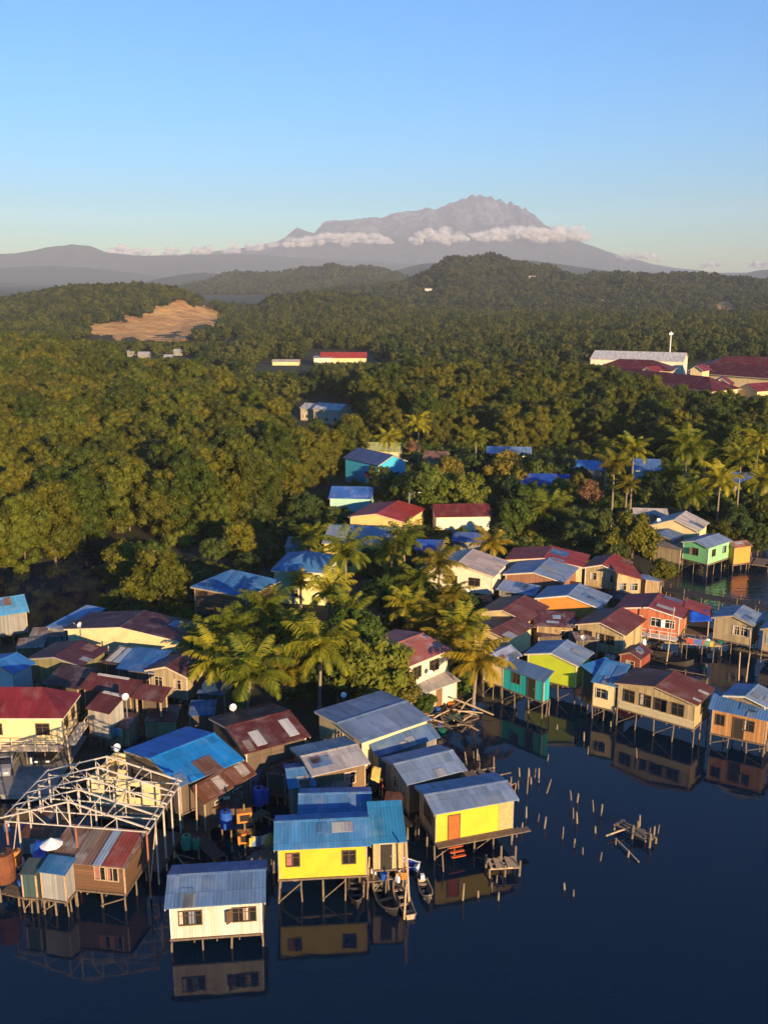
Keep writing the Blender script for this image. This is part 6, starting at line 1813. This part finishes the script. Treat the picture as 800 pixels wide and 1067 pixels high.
for lb, pts in [('thin power cable sagging over the front roofs', [(206, 878, 5.6), (374, 818, 5.2), (404, 590, 6.5)]), ('thin power cable over the left roofs', [(75, 806, 5.0), (168, 722, 4.8), (115, 712, 4.9)]), ('thin power cable over the right houses', [(607, 570, 4.6), (634, 565, 4.6), (694, 690, 7.0)])]:
    q = [P(x, y, .2) for x, y, z in pts]
    for i, (x, y, z) in enumerate(pts): q[i].z = z - .4
    m_ = []
    for a_, b_ in zip(q[:-1], q[1:]):
        for k in range(10):
            t_ = k / 10; v = a_.lerp(b_, t_); v.z -= 1.0 * 4 * t_ * (1 - t_) * .5; m_.append(v)
    m_.append(q[-1])
    o = MB().tube([v - m_[0] for v in m_], .012, 4).build('power_cable', BLACK, None, m_[0]); tag(o, lb, 'cable')
# household bits on decks and in the mud
bits = []
for nm, mb_, mt in [('bucket', MB().tube([(0, 0, 0), (0, 0, .3), (0, 0, .34), (0, 0, .36)], [.13, .17, .19, .18], 10), BLUEP), ('crate', None, ORANGE), ('jerrycan', None, WHITE), ('basin', MB().tube([(0, 0, 0), (0, 0, .16), (0, 0, .18)], [.2, .32, .34], 12), TEALP), ('tyre', None, BLACK)]:
    if nm == 'crate':
        mb_ = MB().box(-.3, .3, -.2, .2, 0, .04)
        for y in (-.2, .17):
            for z in (.06, .18, .3): mb_.box(-.3, .3, y, y + .03, z, z + .09)
        for x in (-.3, .27):
            for z in (.06, .18, .3): mb_.box(x, x + .03, -.168, .168, z, z + .09)
    if nm == 'jerrycan': mb_ = MB().prism([(-.16, 0), (.16, 0), (.16, .38), (.1, .46), (-.06, .46), (-.16, .38)], 'y', -.1, .1).tube([(-.1, 0, .44), (-.12, 0, .52)], .035, 7)
    if nm == 'tyre': mb_ = MB().tube([(.3 * math.cos(a), .3 * math.sin(a), .1) for a in np.linspace(0, 6.28, 19)], .1, 7)
    bits.append((nm, mb_.mesh(nm, mt)))
for k in range(110):
    x, y, z = random.choice([(random.uniform(160, 290), random.uniform(790, 880), .6), (random.uniform(0, 60), random.uniform(860, 925), 1.4), (random.uniform(90, 240), random.uniform(730, 800), .5), (random.uniform(640, 760), random.uniform(655, 675), 1.3), (random.uniform(430, 500), random.uniform(720, 760), .4), (random.uniform(385, 425), random.uniform(900, 918), 1.25), (random.uniform(550, 640), random.uniform(640, 700), .5)])
    p = P(x, y, z); zg_ = float(gz(p.x, p.y))
    nm, me = bits[k % 5]
    o = link(nm, me, None, (p.x, p.y, max(zg_, z - .1 if z > 1 else .05))); o.rotation_euler = (0, 0, random.uniform(0, 6)); s_ = random.uniform(.9, 1.6); o.scale = (s_, s_, s_)
    tag(o, {'bucket': 'blue plastic bucket left about the village', 'crate': 'orange slatted crate left about the village', 'jerrycan': 'white jerrycan left about the village', 'basin': 'green washing basin left about the village', 'tyre': 'old black tyre lying about the village'}[nm], nm, {'bucket': 'blue buckets', 'crate': 'orange crates', 'jerrycan': 'white jerrycans', 'basin': 'green basins', 'tyre': 'old tyres'}[nm])
# ------------------------------------------------------------------ camera and render settings
cam = bpy.data.cameras.new('camera'); cam.sensor_fit = 'VERTICAL'; cam.sensor_height = 24.0; cam.sensor_width = 18.0
cam.lens = 24.0 * FOC / 1067.0
cam.clip_start = 0.5; cam.clip_end = 60000
co = bpy.data.objects.new('camera', cam); COL.objects.link(co)
co.location = (0, 0, CAM_H); co.rotation_euler = (math.pi / 2 - PITCH, 0, 0)
S.camera = co
S.view_settings.view_transform = 'Standard'; S.view_settings.look = 'None'; S.view_settings.exposure = 0.95; S.view_settings.gamma = 1.0
S.cycles.max_bounces = 6; S.cycles.diffuse_bounces = 2; S.cycles.glossy_bounces = 3; S.cycles.transmission_bounces = 3; S.cycles.volume_bounces = 0; S.cycles.transparent_max_bounces = 32
S.cycles.use_denoising = True
S.cycles.sample_clamp_indirect = 4
S.cycles.caustics_reflective = False; S.cycles.caustics_refractive = False
